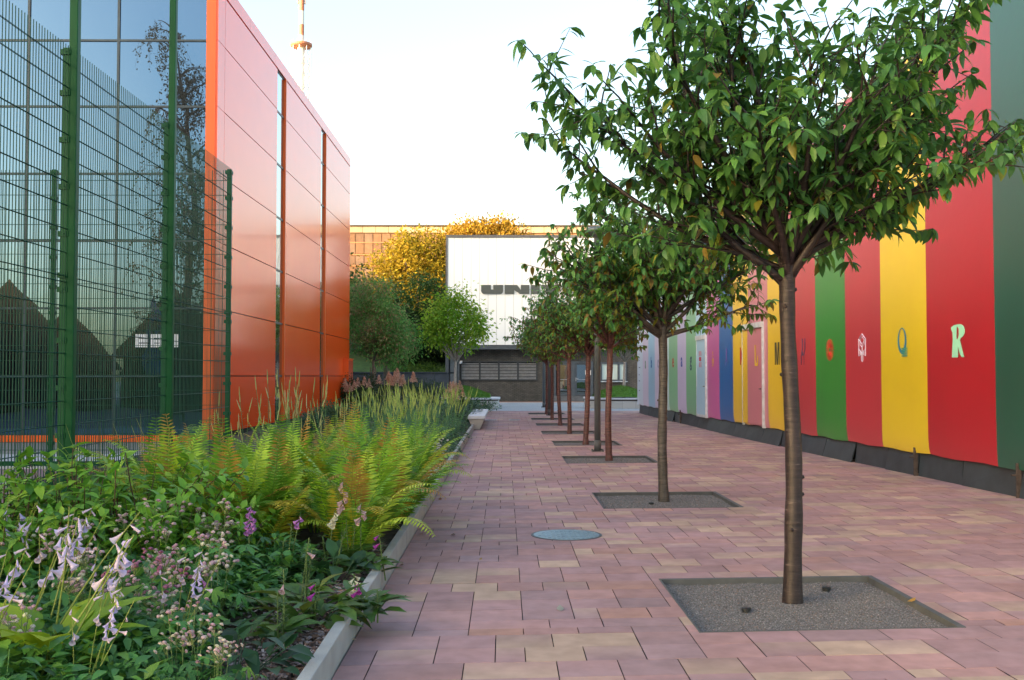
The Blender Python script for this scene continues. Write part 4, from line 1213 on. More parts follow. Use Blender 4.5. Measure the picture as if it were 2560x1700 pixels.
# ------------------------------------------------------------------ other trees: trunk, limbs, clumped crown
LF = leaf_tpl(2, .6, .3, .2, wide=.45)
def leafy_tree(name, label, loc, trunk_h, trunk_r, blobs, nclump, per, leaf, cols, seed, barkc=(.12, .10, .08), group=None, cr=.5, stakes=False, limb_show=True, cat='tree', upright=0.0, mat=None):
    r = np.random.default_rng(seed)
    t = thing(name, label, cat, loc, 0, group)
    wood = G()
    tz = np.linspace(-.1, trunk_h, 8)
    tp = np.stack([.03 * np.sin(tz * 1.3 + seed), .03 * np.cos(tz * 1.1 + seed), tz], 1)
    if trunk_r: wood.tube(tp, np.linspace(trunk_r * 1.15, trunk_r * .8, 8), 9)
    bl = np.array(blobs, float)           # cx,cy,cz,rx,ry,rz
    wts = bl[:, 3] * bl[:, 4] * bl[:, 5]; wts /= wts.sum()
    bi = r.choice(len(bl), nclump, p=wts)
    u = rand_unit(nclump, r) * (r.uniform(.35, 1.0, (nclump, 1)) ** .45)
    C_ = bl[bi, :3] + u * bl[bi, 3:6]
    if trunk_r:
        for i in r.choice(nclump, min(nclump, 26), replace=False):
            m = tp[-1] * .45 + C_[i] * .55 + np.array((0, 0, -.1)) * np.linalg.norm(C_[i] - tp[-1])
            wood.tube([tp[-1] - (0, 0, .15 * r.random()), m, C_[i]], [trunk_r * .45, trunk_r * .25, trunk_r * .08], 5)
    n = nclump * per
    ci = np.repeat(np.arange(nclump), per)
    sz = cr * r.uniform(.6, 1.25, nclump)[ci]
    off = r.normal(size=(n, 3)) * (sz * .5)[:, None]
    off[:, 2] = off[:, 2] * .75 + upright * np.abs(r.normal(size=n)) * cr
    P = C_[ci] + off
    ax = unit(off + rand_unit(n, r) * .3 * sz[:, None] + np.array((0, 0, -.25 + upright)) * sz[:, None])
    up = unit(np.array((0, 0, 1.0)) + rand_unit(n, r) * .8)
    M = frames(ax, up) * (leaf * r.uniform(.6, 1.3, n))[:, None, None]
    cols = np.array(cols)
    cc = cols[r.integers(0, len(cols), nclump)][ci] * .6 + cols[r.integers(0, len(cols), n)] * .4
    cc = cc * r.uniform(.75, 1.25, (n, 1))
    g = G(); g.inst(LF[0], LF[1], M, P, cc)
    if trunk_r: wood.build('trunk', pm('bark_%d' % int(sum(barkc) * 1000), barkc, rough=.85, var=.35, scale=4, stretch=(8, 8, 2), bump=.4, bscale=8), t, smooth=True)
    g.build('crown' if trunk_r else 'foliage', mat or LEAFD, t)
    if stakes:
        for dx in (-.14, .14):
            s = G(); s.tube([(dx, .05, -.1), (dx * .8, .05, 1.9)], .03, 6); s.build('stake', pm('stake_wood', (.23, .17, .12), rough=.8, var=.2), t)
    return t
def gpt(px, Y): return at_y(px, 940, Y).x
GREENS = [(.03, .075, .018), (.045, .10, .02), (.025, .06, .016)]
MAPLE = [(.17, .36, .025), (.25, .42, .03), (.12, .28, .02), (.36, .45, .045)]
MX = gpt(1139, 52)
leafy_tree('maple_tree', 'small bright yellow-green maple in front of the white building, left of its sign', (MX, 52, .45), 1.9, .075,
           [(0, 0, 3.7, 1.55, 1.5, 1.3), (.1, 0, 4.6, .9, .9, .9), (.7, 0, 3.3, .9, .8, .7), (-.8, 0, 3.3, .8, .8, .7)], 150, 48, .165, MAPLE, 4, (.42, .36, .32), cr=.55, group='two maples in the concrete planters')
MX2 = gpt(1561, 52)
leafy_tree('maple_tree', 'bright green maple in the far planter beside the window, half hidden by cherry trees', (MX2, 52, .5), 1.85, .075,
           [(0, 0, 3.6, 1.5, 1.4, 1.3), (-.6, 0, 3.2, 1.0, .9, .7), (.6, 0, 3.2, 1.0, .9, .7)], 140, 46, .17, [(.06, .17, .012), (.10, .23, .015), (.045, .13, .012)], 5, (.42, .36, .32), cr=.55, group='two maples in the concrete planters')
ROWAN = [(.12, .32, .07), (.16, .37, .08), (.12, .32, .07), (.34, .22, .10), (.17, .34, .08), (.44, .26, .14)]
X1 = gpt(932, 47.5)
leafy_tree('rowan_tree', 'staked round-headed tree with reddening leaves at the end of the orange building', (X1, 47.5, .05), 2.3, .07,
           [(0, 0, 3.9, 1.35, 1.3, 1.5), (0, 0, 5.2, .85, .85, .95), (.6, .1, 3.2, 1.0, 1.0, .8)], 190, 60, .13, ROWAN, 6, (.20, .15, .11), cr=.5, stakes=True)
X2 = gpt(966, 53)
leafy_tree('rowan_tree', 'darker green staked tree just behind the reddening tree by the orange building', (X2, 53, .05), 2.3, .06,
           [(.3, 0, 3.4, 1.3, 1.2, 1.3), (.1, 0, 4.3, .9, .9, .8)], 130, 55, .14, ROWAN[:5], 7, (.20, .15, .11), cr=.5, stakes=True)
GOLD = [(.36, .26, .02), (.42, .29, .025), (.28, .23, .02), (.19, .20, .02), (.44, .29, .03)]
Y_ = 90.0
def bz(px, py): p = at_y(px, py, Y_); return p
c = bz(1045, 700)
leafy_tree('poplar_tree', 'large sunlit golden tree between the warehouse and the white building', (c.x, Y_, 4.0), 3.0, .3,
           [(-.3, 0, 6.0, 3.4, 2.6, 3.6), (1.6, 0, 4.5, 2.6, 2.2, 2.6), (-2.6, 0, 5.2, 2.2, 2.0, 2.8), (.3, 0, 8.2, 2.6, 2.0, 2.0)], 480, 44, .30, GOLD, 8, cr=.95, upright=.15)
c = bz(1215, 640)
leafy_tree('poplar_tree', 'sunlit golden treetop showing above the roof of the white building', (c.x, Y_ + 3, 4.0), 5.0, .3,
           [(0, 0, 8.6, 4.4, 2.4, 2.4), (-1.8, 0, 9.6, 1.7, 1.4, 1.5), (1.8, 0, 9.7, 1.8, 1.4, 1.7), (0, 0, 10.3, .8, .8, 1.2)], 270, 44, .30, [(.42, .26, .03), (.36, .25, .025), (.46, .28, .04)], 9, cr=.85, upright=.3)
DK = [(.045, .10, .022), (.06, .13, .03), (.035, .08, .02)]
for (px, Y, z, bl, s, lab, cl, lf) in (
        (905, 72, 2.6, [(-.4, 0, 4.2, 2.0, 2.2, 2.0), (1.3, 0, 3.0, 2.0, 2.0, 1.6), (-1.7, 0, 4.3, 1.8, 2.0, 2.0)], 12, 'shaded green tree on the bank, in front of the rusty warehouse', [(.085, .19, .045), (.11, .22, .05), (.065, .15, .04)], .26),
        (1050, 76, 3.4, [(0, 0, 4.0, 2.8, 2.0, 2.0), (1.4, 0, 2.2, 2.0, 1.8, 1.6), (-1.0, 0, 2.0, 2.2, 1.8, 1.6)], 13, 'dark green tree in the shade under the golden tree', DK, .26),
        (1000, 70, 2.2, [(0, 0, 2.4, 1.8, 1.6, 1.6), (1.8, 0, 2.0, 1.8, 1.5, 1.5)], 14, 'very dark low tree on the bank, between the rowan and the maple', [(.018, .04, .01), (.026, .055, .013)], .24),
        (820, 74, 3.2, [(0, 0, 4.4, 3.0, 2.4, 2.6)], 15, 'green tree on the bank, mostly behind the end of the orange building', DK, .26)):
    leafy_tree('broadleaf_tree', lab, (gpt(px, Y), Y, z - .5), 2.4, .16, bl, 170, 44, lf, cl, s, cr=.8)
# hedges
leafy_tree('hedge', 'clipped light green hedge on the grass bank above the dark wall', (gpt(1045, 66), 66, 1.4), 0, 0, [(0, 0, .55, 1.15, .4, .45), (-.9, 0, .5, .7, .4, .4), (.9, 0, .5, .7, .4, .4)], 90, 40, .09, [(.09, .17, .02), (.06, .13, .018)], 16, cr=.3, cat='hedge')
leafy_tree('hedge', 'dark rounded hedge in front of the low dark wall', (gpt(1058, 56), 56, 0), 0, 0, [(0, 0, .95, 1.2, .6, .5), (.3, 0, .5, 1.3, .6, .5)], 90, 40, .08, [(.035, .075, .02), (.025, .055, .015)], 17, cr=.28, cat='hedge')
# weeping birch on the court, mirrored in the glass front
def birch():
    r = np.random.default_rng(19)
    t = thing('birch_tree', 'tall weeping birch mirrored in the dark glass front', 'tree', (-13.2, 7.0, 0))
    wood = G(); tz = np.linspace(0, 15.5, 20)
    tp = np.stack([.35 * np.sin(tz * .25), .2 * np.cos(tz * .3), tz], 1); wood.tube(tp, np.linspace(.24, .03, 20), 9)
    P = []
    for i in range(64):
        z = r.uniform(3.2, 17); k = min(int(z / 15.5 * 19), 19); a = r.uniform(0, 6.28)
        L = 2.6 * (1 - .55 * abs(z - 7) / 10) * r.uniform(.6, 1.15)
        pl = polyline(tp[k], (math.cos(a), math.sin(a), .9), L, 7, r, droop=.25, wob=.08); wood.tube(pl, np.linspace(.045, .012, 8), 5)
        for j in range(9):
            q = pl[r.integers(2, 8)]
            s = polyline(q + r.normal(0, .08, 3), (r.normal() * .4, r.normal() * .4, -.5), r.uniform(.7, 2.3), 8, r, droop=.8, wob=.06)
            wood.tube(s, np.linspace(.007, .003, 9), 3)
            n = 20; tt = r.uniform(0, 8, n); i0 = np.minimum(tt.astype(int), 7); fr = (tt - i0)[:, None]
            P.append(s[i0] * (1 - fr) + s[i0 + 1] * fr)
    P = np.concatenate(P); n = len(P); P += r.normal(0, .05, (n, 3))
    M = frames(unit(rand_unit(n, r) + np.array((0, 0, -.8))), rand_unit(n, r)) * (r.uniform(.08, .15, n))[:, None, None]
    g = G(); g.inst(LF[0], LF[1], M, P, np.array([(.02, .035, .01), (.03, .045, .012)])[r.integers(0, 2, n)])
    wood.build('trunk', pm('birch_bark', (.06, .055, .05), rough=.8, var=.4, scale=3), t, smooth=True)
    g.build('crown', LEAFD, t)
birch()

# ------------------------------------------------------------------ planters
def planter(px0, px1, Yf, label, mound_px, end_round):
    x0, x1 = gpt(px0, Yf), gpt(px1, Yf)
    t = thing('planter', label, 'planter', ((x0 + x1) / 2, Yf, 0), group='concrete planters with seat slabs')
    w, d = (x1 - x0) / 2, 3.6
    def outline(e):
        rr_ = .7; pts = []
        for (cx, cy, a0) in ((w - rr_, rr_, -90), (w - rr_, d - rr_, 0), (-w + rr_, d - rr_, 90), (-w + rr_, rr_, 180)):
            pts += arc(cx, cy, rr_ + e, rr_ + e, a0, a0 + 90, 6)
        return pts
    def ring(e0, e1, z0, z1, name, mat):
        o, i = outline(e0), outline(e1); n = len(o)
        v = [(x, y, z0) for x, y in o] + [(x, y, z1) for x, y in o] + [(x, y, z1) for x, y in i] + [(x, y, z0) for x, y in i]
        f = []
        for k in range(n):
            q = (k + 1) % n
            f += [(k, q, n + q, n + k), (n + k, n + q, 2 * n + q, 2 * n + k), (2 * n + k, 2 * n + q, 3 * n + q, 3 * n + k), (3 * n + k, 3 * n + q, q, k)]
        g = G(); g.raw(v, f); return g.build(name, mat, t)
    ring(0, -.15, 0, .36, 'planter_wall', stripe_mat('planter_concrete' + label[:6], (.50, .50, .47), .62, .012, (.3, .3, .29), rough=.75, var=.08))
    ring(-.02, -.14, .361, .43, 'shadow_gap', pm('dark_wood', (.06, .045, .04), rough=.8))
    ring(.06, -.55, .431, .50, 'seat_slab', pm('pale_terrazzo'))
    n = 22
    xs = np.linspace(-w + .4, w - .4, n); ys = np.linspace(.4, d - .4, n); X, Y = np.meshgrid(xs, ys)
    mx = gpt(mound_px, Yf) - (x0 + x1) / 2
    Z = .42 + .62 * np.exp(-((X - mx) ** 2 / 1.8 + (Y - d * .55) ** 2 / 1.6)) + .02 * np.sin(X * 11) * np.sin(Y * 9)
    idx = np.arange(n * n).reshape(n, n)
    g = G(); g.raw(np.stack([X, Y, Z], -1).reshape(-1, 3), np.stack([idx[:-1, :-1], idx[:-1, 1:], idx[1:, 1:], idx[1:, :-1]], -1).reshape(-1, 4))
    g.build('lawn_mound', pm('lawn_bright', (.075, .19, .02), rough=.9, var=.3, scale=9, bump=.6, bscale=60), t, smooth=True)
    N = 5000
    gx, gy = rng.uniform(-w + .45, w - .45, N), rng.uniform(.45, d - .45, N)
    gz = .42 + .62 * np.exp(-((gx - mx) ** 2 / 1.8 + (gy - d * .55) ** 2 / 1.6))
    tv = np.array([(-.08, 0, 0), (.08, 0, 0), (0, .1, 1)], float); tf = np.array([(0, 1, 2)])
    a = rng.uniform(0, 6.28, N); s = rng.uniform(.05, .10, N)
    M = np.zeros((N, 3, 3)); M[:, 0, 0] = np.cos(a) * s; M[:, 1, 0] = np.sin(a) * s; M[:, 0, 1] = -np.sin(a) * s; M[:, 1, 1] = np.cos(a) * s; M[:, 2, 2] = s
    M[:, 0, 2] = rng.normal(0, .3, N) * s; M[:, 1, 2] = rng.normal(0, .3, N) * s
    g = G(); g.inst(tv, tf, M, np.stack([gx, gy, gz], 1), np.array([(.07, .18, .02), (.10, .22, .025)])[rng.integers(0, 2, N)])
    tag(g.build('grass', LEAFD, t), kind='stuff')
planter(1100, 1247, 49.5, 'pale concrete planter with a seat slab at the end of the flower bed', 1150, True)
planter(1472, 1640, 49.5, 'pale concrete planter with a grass mound, at the far end of the striped pavilion', 1562, True)

# ================================================================== FLOWER BED
def place(src_list, spots, label=None, jitter=.15):
    out = []
    used = set()
    for i, (x, y, s) in enumerate(spots):
        src = src_list[i % len(src_list)]
        if id(src) not in used:
            used.add(id(src)); src.location = (x, y, .07); src.rotation_euler = (0, 0, rng.uniform(0, 6.28)); src.scale = (s, s, s); out.append(src)
        else: out.append(copy_thing(src, (x, y, .07), rng.uniform(0, 6.28), s))
    return out

# ---- ferns
PIN = leaf_tpl(2, .20, .12, .16, wide=.25)
def fern(seed, nf, L, label, grp, warm):
    r = np.random.default_rng(seed)
    t = thing('fern', label, 'fern', (0, 0, 0), 0, grp)
    g, st = G(), G()
    for i in range(nf):
        az = i * 2.399 + r.normal(0, .3)
        e = R_(r.uniform(52, 84)); l = L * r.uniform(.7, 1.1)
        d = np.array((math.cos(az) * math.cos(e), math.sin(az) * math.cos(e), math.sin(e)))
        pl = polyline(np.array((math.cos(az), math.sin(az), 0)) * .05, d, l, 14, r, droop=r.uniform(.12, .36), wob=.03)
        # yellowing fronds
        u = r.random()
        c0 = np.array([(.22, .43, .03), (.30, .50, .035), (.13, .30, .025), (.40, .53, .04)][r.integers(0, 4)]) * r.uniform(.8, 1.1)
        if u < warm: c0 = np.array([(.55, .43, .04), (.46, .26, .05), (.48, .42, .035)][r.integers(0, 3)])
        st.tube(pl, np.linspace(.006, .0015, 15), 4, c0 * .7)
        n = 34
        tt = .12 + .87 * (np.arange(n) / (n - 1)); q = tt * 14; i0 = np.minimum(q.astype(int), 13); fr = (q - i0)[:, None]
        P = pl[i0] * (1 - fr) + pl[i0 + 1] * fr; D = unit(pl[i0 + 1] - pl[i0])
        hz = unit(np.cross(D, np.array((0, 0, 1.0)))); nr = np.cross(hz, D)
        prof = np.sin(np.pi * np.clip((tt - .05) ** .72, 0, 1)) ** .75
        for sgn in (-1, 1):
            ax = unit(hz * sgn + D * .38 - nr * .12 + rand_unit(n, r) * .09)
            M = frames(ax, nr) * (l * .155 * prof * r.uniform(.85, 1.1, n) + .006)[:, None, None]
            g.inst(PIN[0], PIN[1], M, P, c0 * r.uniform(.82, 1.18, (n, 1)))
    g.build('fronds', LEAF, t, smooth=True)
    st.build('stalks', STEM, t)
    return t
FL = 'yellow-green fern in the dense fern patch of the flower bed'
FGp = 'ferns massed in the flower bed'
ferns = [fern(60 + k, 17, 1.14, FL, FGp, w) for k, w in enumerate((.12, .3, .2))]
sp = []
for row, (yy, xa, xb, n) in enumerate(((8.25, -2.7, -1.5, 4), (8.75, -2.9, -1.3, 4), (9.2, -3.0, -1.30, 4), (9.9, -3.2, -1.2, 5), (10.7, -3.2, -1.2, 5), (11.5, -3.0, -1.15, 5), (12.3, -2.6, -1.1, 4), (13.0, -2.0, -1.15, 2))):
    for j in range(n):
        sp.append((xa + (xb - xa) * j / (n - 1) + rng.normal(0, .08), yy + rng.normal(0, .12), rng.uniform(.82, 1.05) * (.9 if row == 0 else 1)))
place(ferns, sp)

# ---- spike-flowered perennials
NARROW = leaf_tpl(2, .16, .2, .3, wide=.4)
def spikes(seed, nst, h, spread, lean, label, grp, scol, lcol, side=2, name='speedwell_plant', spike=.3):
    r = np.random.default_rng(seed)
    t = thing(name, label, 'plant', (0, 0, 0), 0, grp)
    g, s = G(), G()
    for i in range(nst):
        a = r.uniform(0, 6.28); rad = spread * math.sqrt(r.random())
        p0 = (math.cos(a) * rad, math.sin(a) * rad, -.02)
        hh = h * r.uniform(.72, 1.08)
        d = (math.cos(a) * rad * .5 + lean[0] + r.normal(0, .06), math.sin(a) * rad * .5 + lean[1] + r.normal(0, .06), 1)
        pl = polyline(p0, d, hh, 9, r, wob=.03, up=.02)
        s.tube(pl, np.linspace(.006, .003, 10), 4, np.array(lcol[0]) * 1.1)
        k = 1 - spike / hh
        n = int(hh * k / .035)
        tt = np.linspace(.08, k, n); q = tt * 9; i0 = np.minimum(q.astype(int), 8); fr = (q - i0)[:, None]
        P = pl[i0] * (1 - fr) + pl[i0 + 1] * fr; D = unit(pl[i0 + 1] - pl[i0])
        ang = np.arange(n) * 2.2 + r.uniform(0, 6)
        ax = unit(np.stack([np.cos(ang), np.sin(ang), np.full(n, .35)], 1) + D * .3)
        M = frames(ax, D) * (r.uniform(.07, .14, n) * (1.15 - .6 * tt))[:, None, None]
        g.inst(NARROW[0], NARROW[1], M, P, np.array(lcol)[r.integers(0, len(lcol), n)] * r.uniform(.8, 1.2, (n, 1)))
        for m in range(1 + side):
            if m == 0: b, dd, L = pl[-1] - unit(pl[-1] - pl[-2]) * spike * .3, pl[-1] - pl[-2], spike
            else:
                if r.random() < .4: continue
                b = pl[-2] + (pl[-1] - pl[-2]) * r.uniform(-.8, .5); aa = r.uniform(0, 6.28); dd = unit(pl[-1] - pl[-2]) + np.array((math.cos(aa), math.sin(aa), 0)) * .3; L = spike * r.uniform(.5, .8)
            sl = polyline(b, dd, L, 4, r, up=.08, wob=.04)
            c = np.array(scol[r.integers(0, len(scol))]) * r.uniform(.85, 1.15)
            s.tube(sl, [.0055, .0075, .007, .0055, .002], 6, c)
    g.build('leaves', LEAF, t, smooth=True)
    s.build('blossoms', STEM, t)
    return t
SL = 'clump of tall pale seed spikes beside the orange wall, behind the ferns'
SPK = [(.40, .42, .13), (.33, .38, .10), (.46, .46, .18)]
LFC = [(.07, .17, .05), (.10, .21, .055), (.15, .25, .05)]
pl_ = [spikes(80 + k, 8, 1.40, .42, (.02, 0), SL, 'spiky seed-head plants before the orange wall', SPK, LFC, spike=.22) for k in range(2)]
place(pl_, [(-3.2, 12.6, .80), (-2.7, 13.6, .82), (-3.1, 14.4, .98), (-2.4, 14.7, .78), (-3.3, 15.8, 1.0), (-3.3, 17.6, .95)])
SL2 = 'leaning clump of yellow-green seed spikes in the far half of the bed'
pl2 = [spikes(90 + k, 26, 1.05, .55, (.24, -.02), SL2, 'leaning spike plants in the far half of the bed', [(.26, .36, .07), (.21, .32, .06), (.32, .39, .09)], [(.07, .19, .075), (.085, .22, .085), (.15, .28, .06)], 1, spike=.24) for k in range(2)]
place(pl2, [(-1.7, 19.5, .85), (-2.3, 20.3, .95), (-1.7, 21.2, .95), (-2.5, 22.2, 1.0), (-1.75, 23.0, 1.05), (-2.6, 24.1, 1.05), (-1.8, 25.0, 1.1), (-2.5, 26.2, 1.1), (-1.7, 27.0, 1.1), (-2.7, 28.2, 1.15), (-1.8, 29.0, 1.1), (-3.2, 21.2, .9), (-3.3, 25, 1.0)])

# ---- low leafy perennials
OV = leaf_tpl(3, .52, .25, .35, wide=.38)
def leafy(name, label, grp, seed, n, rad, h, leaf, cols, tpl=OV, cat='plant', up=.3):
    r = np.random.default_rng(seed)
    t = thing(name, label, cat, (0, 0, 0), 0, grp)
    a = r.uniform(0, 6.28, n); q = np.sqrt(r.random(n)) * rad
    z = h * (1 - (q / rad) ** 2 * .6) * r.uniform(.25, 1.0, n)
    P = np.stack([np.cos(a) * q, np.sin(a) * q, z], 1)
    ax = unit(np.stack([np.cos(a), np.sin(a), np.full(n, up)], 1) * .8 + rand_unit(n, r) * .6)
    M = frames(ax, unit(np.array((0, 0, 1.0)) + rand_unit(n, r) * .35)) * (leaf * r.uniform(.6, 1.2, n))[:, None, None]
    g = G(); cols = np.array(cols); g.inst(tpl[0], tpl[1], M, P, cols[r.integers(0, len(cols), n)] * r.uniform(.8, 1.2, (n, 1)))
    s = G()
    for k in range(min(26, n)):
        s.tube([(P[k][0] * .3, P[k][1] * .3, 0), P[k]], .003, 3, cols[0] * .8)
    g.build('leaves', LEAF, t, smooth=True); s.build('stems', STEM, t)
    return t
DG = [(.065, .20, .050), (.085, .25, .055), (.055, .17, .05), (.15, .32, .05)]
lo = [leafy('geranium_plant', 'low mound of dark green leaves filling the bed', 'low leafy mounds in the bed', 100 + k, 300, .38, .36, .10, DG) for k in range(2)]
spots = []
for y in np.arange(4.0, 7.9, .42):
    for x in np.arange(-3.4, -1.35, .42):
        if x > -1.75 and y < 6.9 and rng.random() < .5: continue
        spots.append((x + rng.normal(0, .08), y + rng.normal(0, .08), rng.uniform(.75, 1.1)))
place(lo, spots)
BG = [(.045, .12, .055), (.065, .15, .06), (.04, .10, .05), (.11, .20, .045)]
lo2 = [leafy('ground_plant', 'low blue-green leafy plant in the far half of the bed', 'low leafy plants in the far half of the bed', 110 + k, 240, .5, .4, .09, BG) for k in range(2)]
spots = []
for y in np.arange(14.0, 30.8, .85):
    for x in (-3.2, -2.5, -1.85, -1.3):
        if 14.7 < y < 16.9 and x > -2.9: continue
        spots.append((x + rng.normal(0, .12), y + rng.normal(0, .15), rng.uniform(.7, 1.1) * (.75 if x > -1.4 else 1)))
for y in np.arange(31.5, 45.5, 1.1):
    for x in (-5.9, -4.9, -3.9, -2.9, -1.9, -1.3):
        spots.append((x + rng.normal(0, .2), y + rng.normal(0, .2), rng.uniform(.9, 1.5)))
place(lo2, spots)
# rounded shrubs against the orange wall
leafy_tree('shrub', 'round grey-green shrub against the foot of the orange wall', (gpt(832, 24.5) , 24.5, .05), 0, 0, [(0, 0, .42, .42, .42, .42)], 90, 40, .06, [(.05, .10, .05), (.07, .12, .05)], 31, cr=.16, cat='shrub')
leafy_tree('shrub', 'small russet-brown shrub in front of the round grey-green shrub', (gpt(850, 22.5), 22.5, .05), 0, 0, [(0, 0, .22, .45, .35, .22)], 60, 40, .05, [(.16, .09, .06), (.20, .12, .08)], 32, cr=.14, cat='shrub')
leafy_tree('shrub', 'blue-green shrub left of the round shrub by the orange wall', (gpt(790, 23.5), 23.5, .05), 0, 0, [(0, 0, .3, .5, .4, .33)], 80, 40, .06, [(.03, .075, .05), (.04, .09, .06)], 33, cr=.16, cat='shrub')
leafy_tree('shrub', 'dark green feathery shrub at the corner of the orange building', (gpt(905, 44), 44, .05), 0, 0, [(0, 0, .8, 1.0, .8, .8)], 110, 44, .10, [(.03, .06, .02), (.05, .08, .025)], 34, cr=.35, cat='shrub')
# ---- hydrangeas
def hydrangea(seed, label, h, nh):
    r = np.random.default_rng(seed)
    t = thing('hydrangea', label, 'hydrangea', (0, 0, 0), 0, 'hydrangeas at the far end of the bed')
    n = 420; P = rand_unit(n, r) * np.array((.6, .6, h * .45)) * r.uniform(.5, 1, (n, 1)) + np.array((0, 0, h * .5))
    g = G(); M = frames(unit(P - (0, 0, h * .3)), unit(np.array((0, 0, 1.0)) + rand_unit(n, r) * .4)) * r.uniform(.08, .14, n)[:, None, None]
    g.inst(OV[0], OV[1], M, P, np.array([(.04, .09, .03), (.06, .12, .035)])[r.integers(0, 2, n)]); g.build('leaves', LEAF, t, smooth=True)
    s = G()
    for k in range(nh):
        a = r.uniform(0, 6.28); q = r.uniform(.1, .62); s.tube([(math.cos(a) * q * .4, math.sin(a) * q * .4, 0), (math.cos(a) * q, math.sin(a) * q, h * .92)], .008, 4, (.10, .08, .04))
        m = 240; c = np.array((math.cos(a) * q, math.sin(a) * q, h * r.uniform(.85, 1.1)))
        zz = r.random(m); u = rand_unit(m, r); PP = c + u * np.stack([.12 * (1.05 - zz), .12 * (1.05 - zz), np.zeros(m)], 1) + np.stack([np.zeros(m), np.zeros(m), zz * .3], 1)
        f = G(); f.inst(LF[0], LF[1], frames(rand_unit(m, r), unit(PP - c)) * r.uniform(.03, .055, m)[:, None, None], PP, np.array([(.74, .50, .36), (.64, .38, .28), (.80, .62, .44), (.54, .33, .24)])[r.integers(0, 4, m)])
        f.build('flower_head', PETAL, t)
    s.build('stems', STEM, t)
    return t
for k, (px, Y, h, nh, lab) in enumerate(((905, 37, 1.1, 7, 'hydrangea with faded heads at the foot of the staked trees'), (968, 36, 1.25, 9, 'hydrangea with brown-pink heads between the two staked trunks'),
                                          (1020, 34.5, 1.35, 8, 'tallest hydrangea with peach flower heads in front of the dark wall'), (1130, 36.5, .95, 6, 'hydrangea with peach heads in front of the maple trunk'),
                                          (1160, 33.5, .85, 6, 'hydrangea with peach heads beside the concrete bench'))):
    h_ = hydrangea(120 + k, lab, h, nh); h_.location = (gpt(px, Y), Y, .05)

# ---- dogwood bush at the left
def dogwood():
    r = np.random.default_rng(140)
    t = thing('dogwood_shrub', 'broad leafy green shrub in front of the fence post', 'shrub', (-2.95, 7.7, .07))
    wood, g = G(), G()
    P, D = [], []
    for i in range(150):
        a = r.uniform(0, 6.28); q = math.sqrt(r.random())
        d = (math.cos(a) * q * .95, math.sin(a) * q * .8, .75)
        L = r.uniform(.55, .98)
        pl = polyline((math.cos(a) * .12 * q * 3, math.sin(a) * .1 * q * 3, 0), d, L, 8, r, wob=.09, up=.02)
        pl[:, 0] *= 1.15
        wood.tube(pl, np.linspace(.008, .003, 9), 4, (.10, .045, .03))
        for tt in np.arange(.35, 1.0, .075):
            q_ = tt * 8; i0 = min(int(q_), 7); p = pl[i0] + (pl[i0 + 1] - pl[i0]) * (q_ - i0)
            P += [p, p]; dd = unit(pl[i0 + 1] - pl[i0]); sd = unit(np.cross(dd, rand_unit(1, r)[0]))
            D += [unit(sd + dd * .5), unit(-sd + dd * .5)]
        P += [pl[-1]] * 3; D += [unit(rand_unit(1, r)[0] + np.array((0, 0, .8))) for _ in range(3)]
    P, D = np.array(P), np.array(D); n = len(P)
    ax = unit(D + np.array((0, 0, -.25)) + rand_unit(n, r) * .25)
    ln = r.uniform(.07, .14, n)
    g.inst(OV[0], OV[1], frames(ax, unit(np.array((0, 0, 1.0)) + rand_unit(n, r) * .35)) * ln[:, None, None], P,
           np.array([(.13, .31, .03), (.19, .38, .035), (.08, .22, .026), (.25, .42, .04)])[r.integers(0, 4, n)] * r.uniform(1.0, 1.3, (n, 1)))
    wood.build('stems', STEM, t); g.build('leaves', LEAF, t, smooth=True)
    return t
dw = dogwood()
copy_thing(dw, (-2.45, 7.45, .05), 4.0, .72, 'leafy green shrub between the fence post and the ferns')
copy_thing(dw, (-3.35, 6.9, .05), 2.1, .85, 'leafy green shrub at the left edge of the picture below the fence')

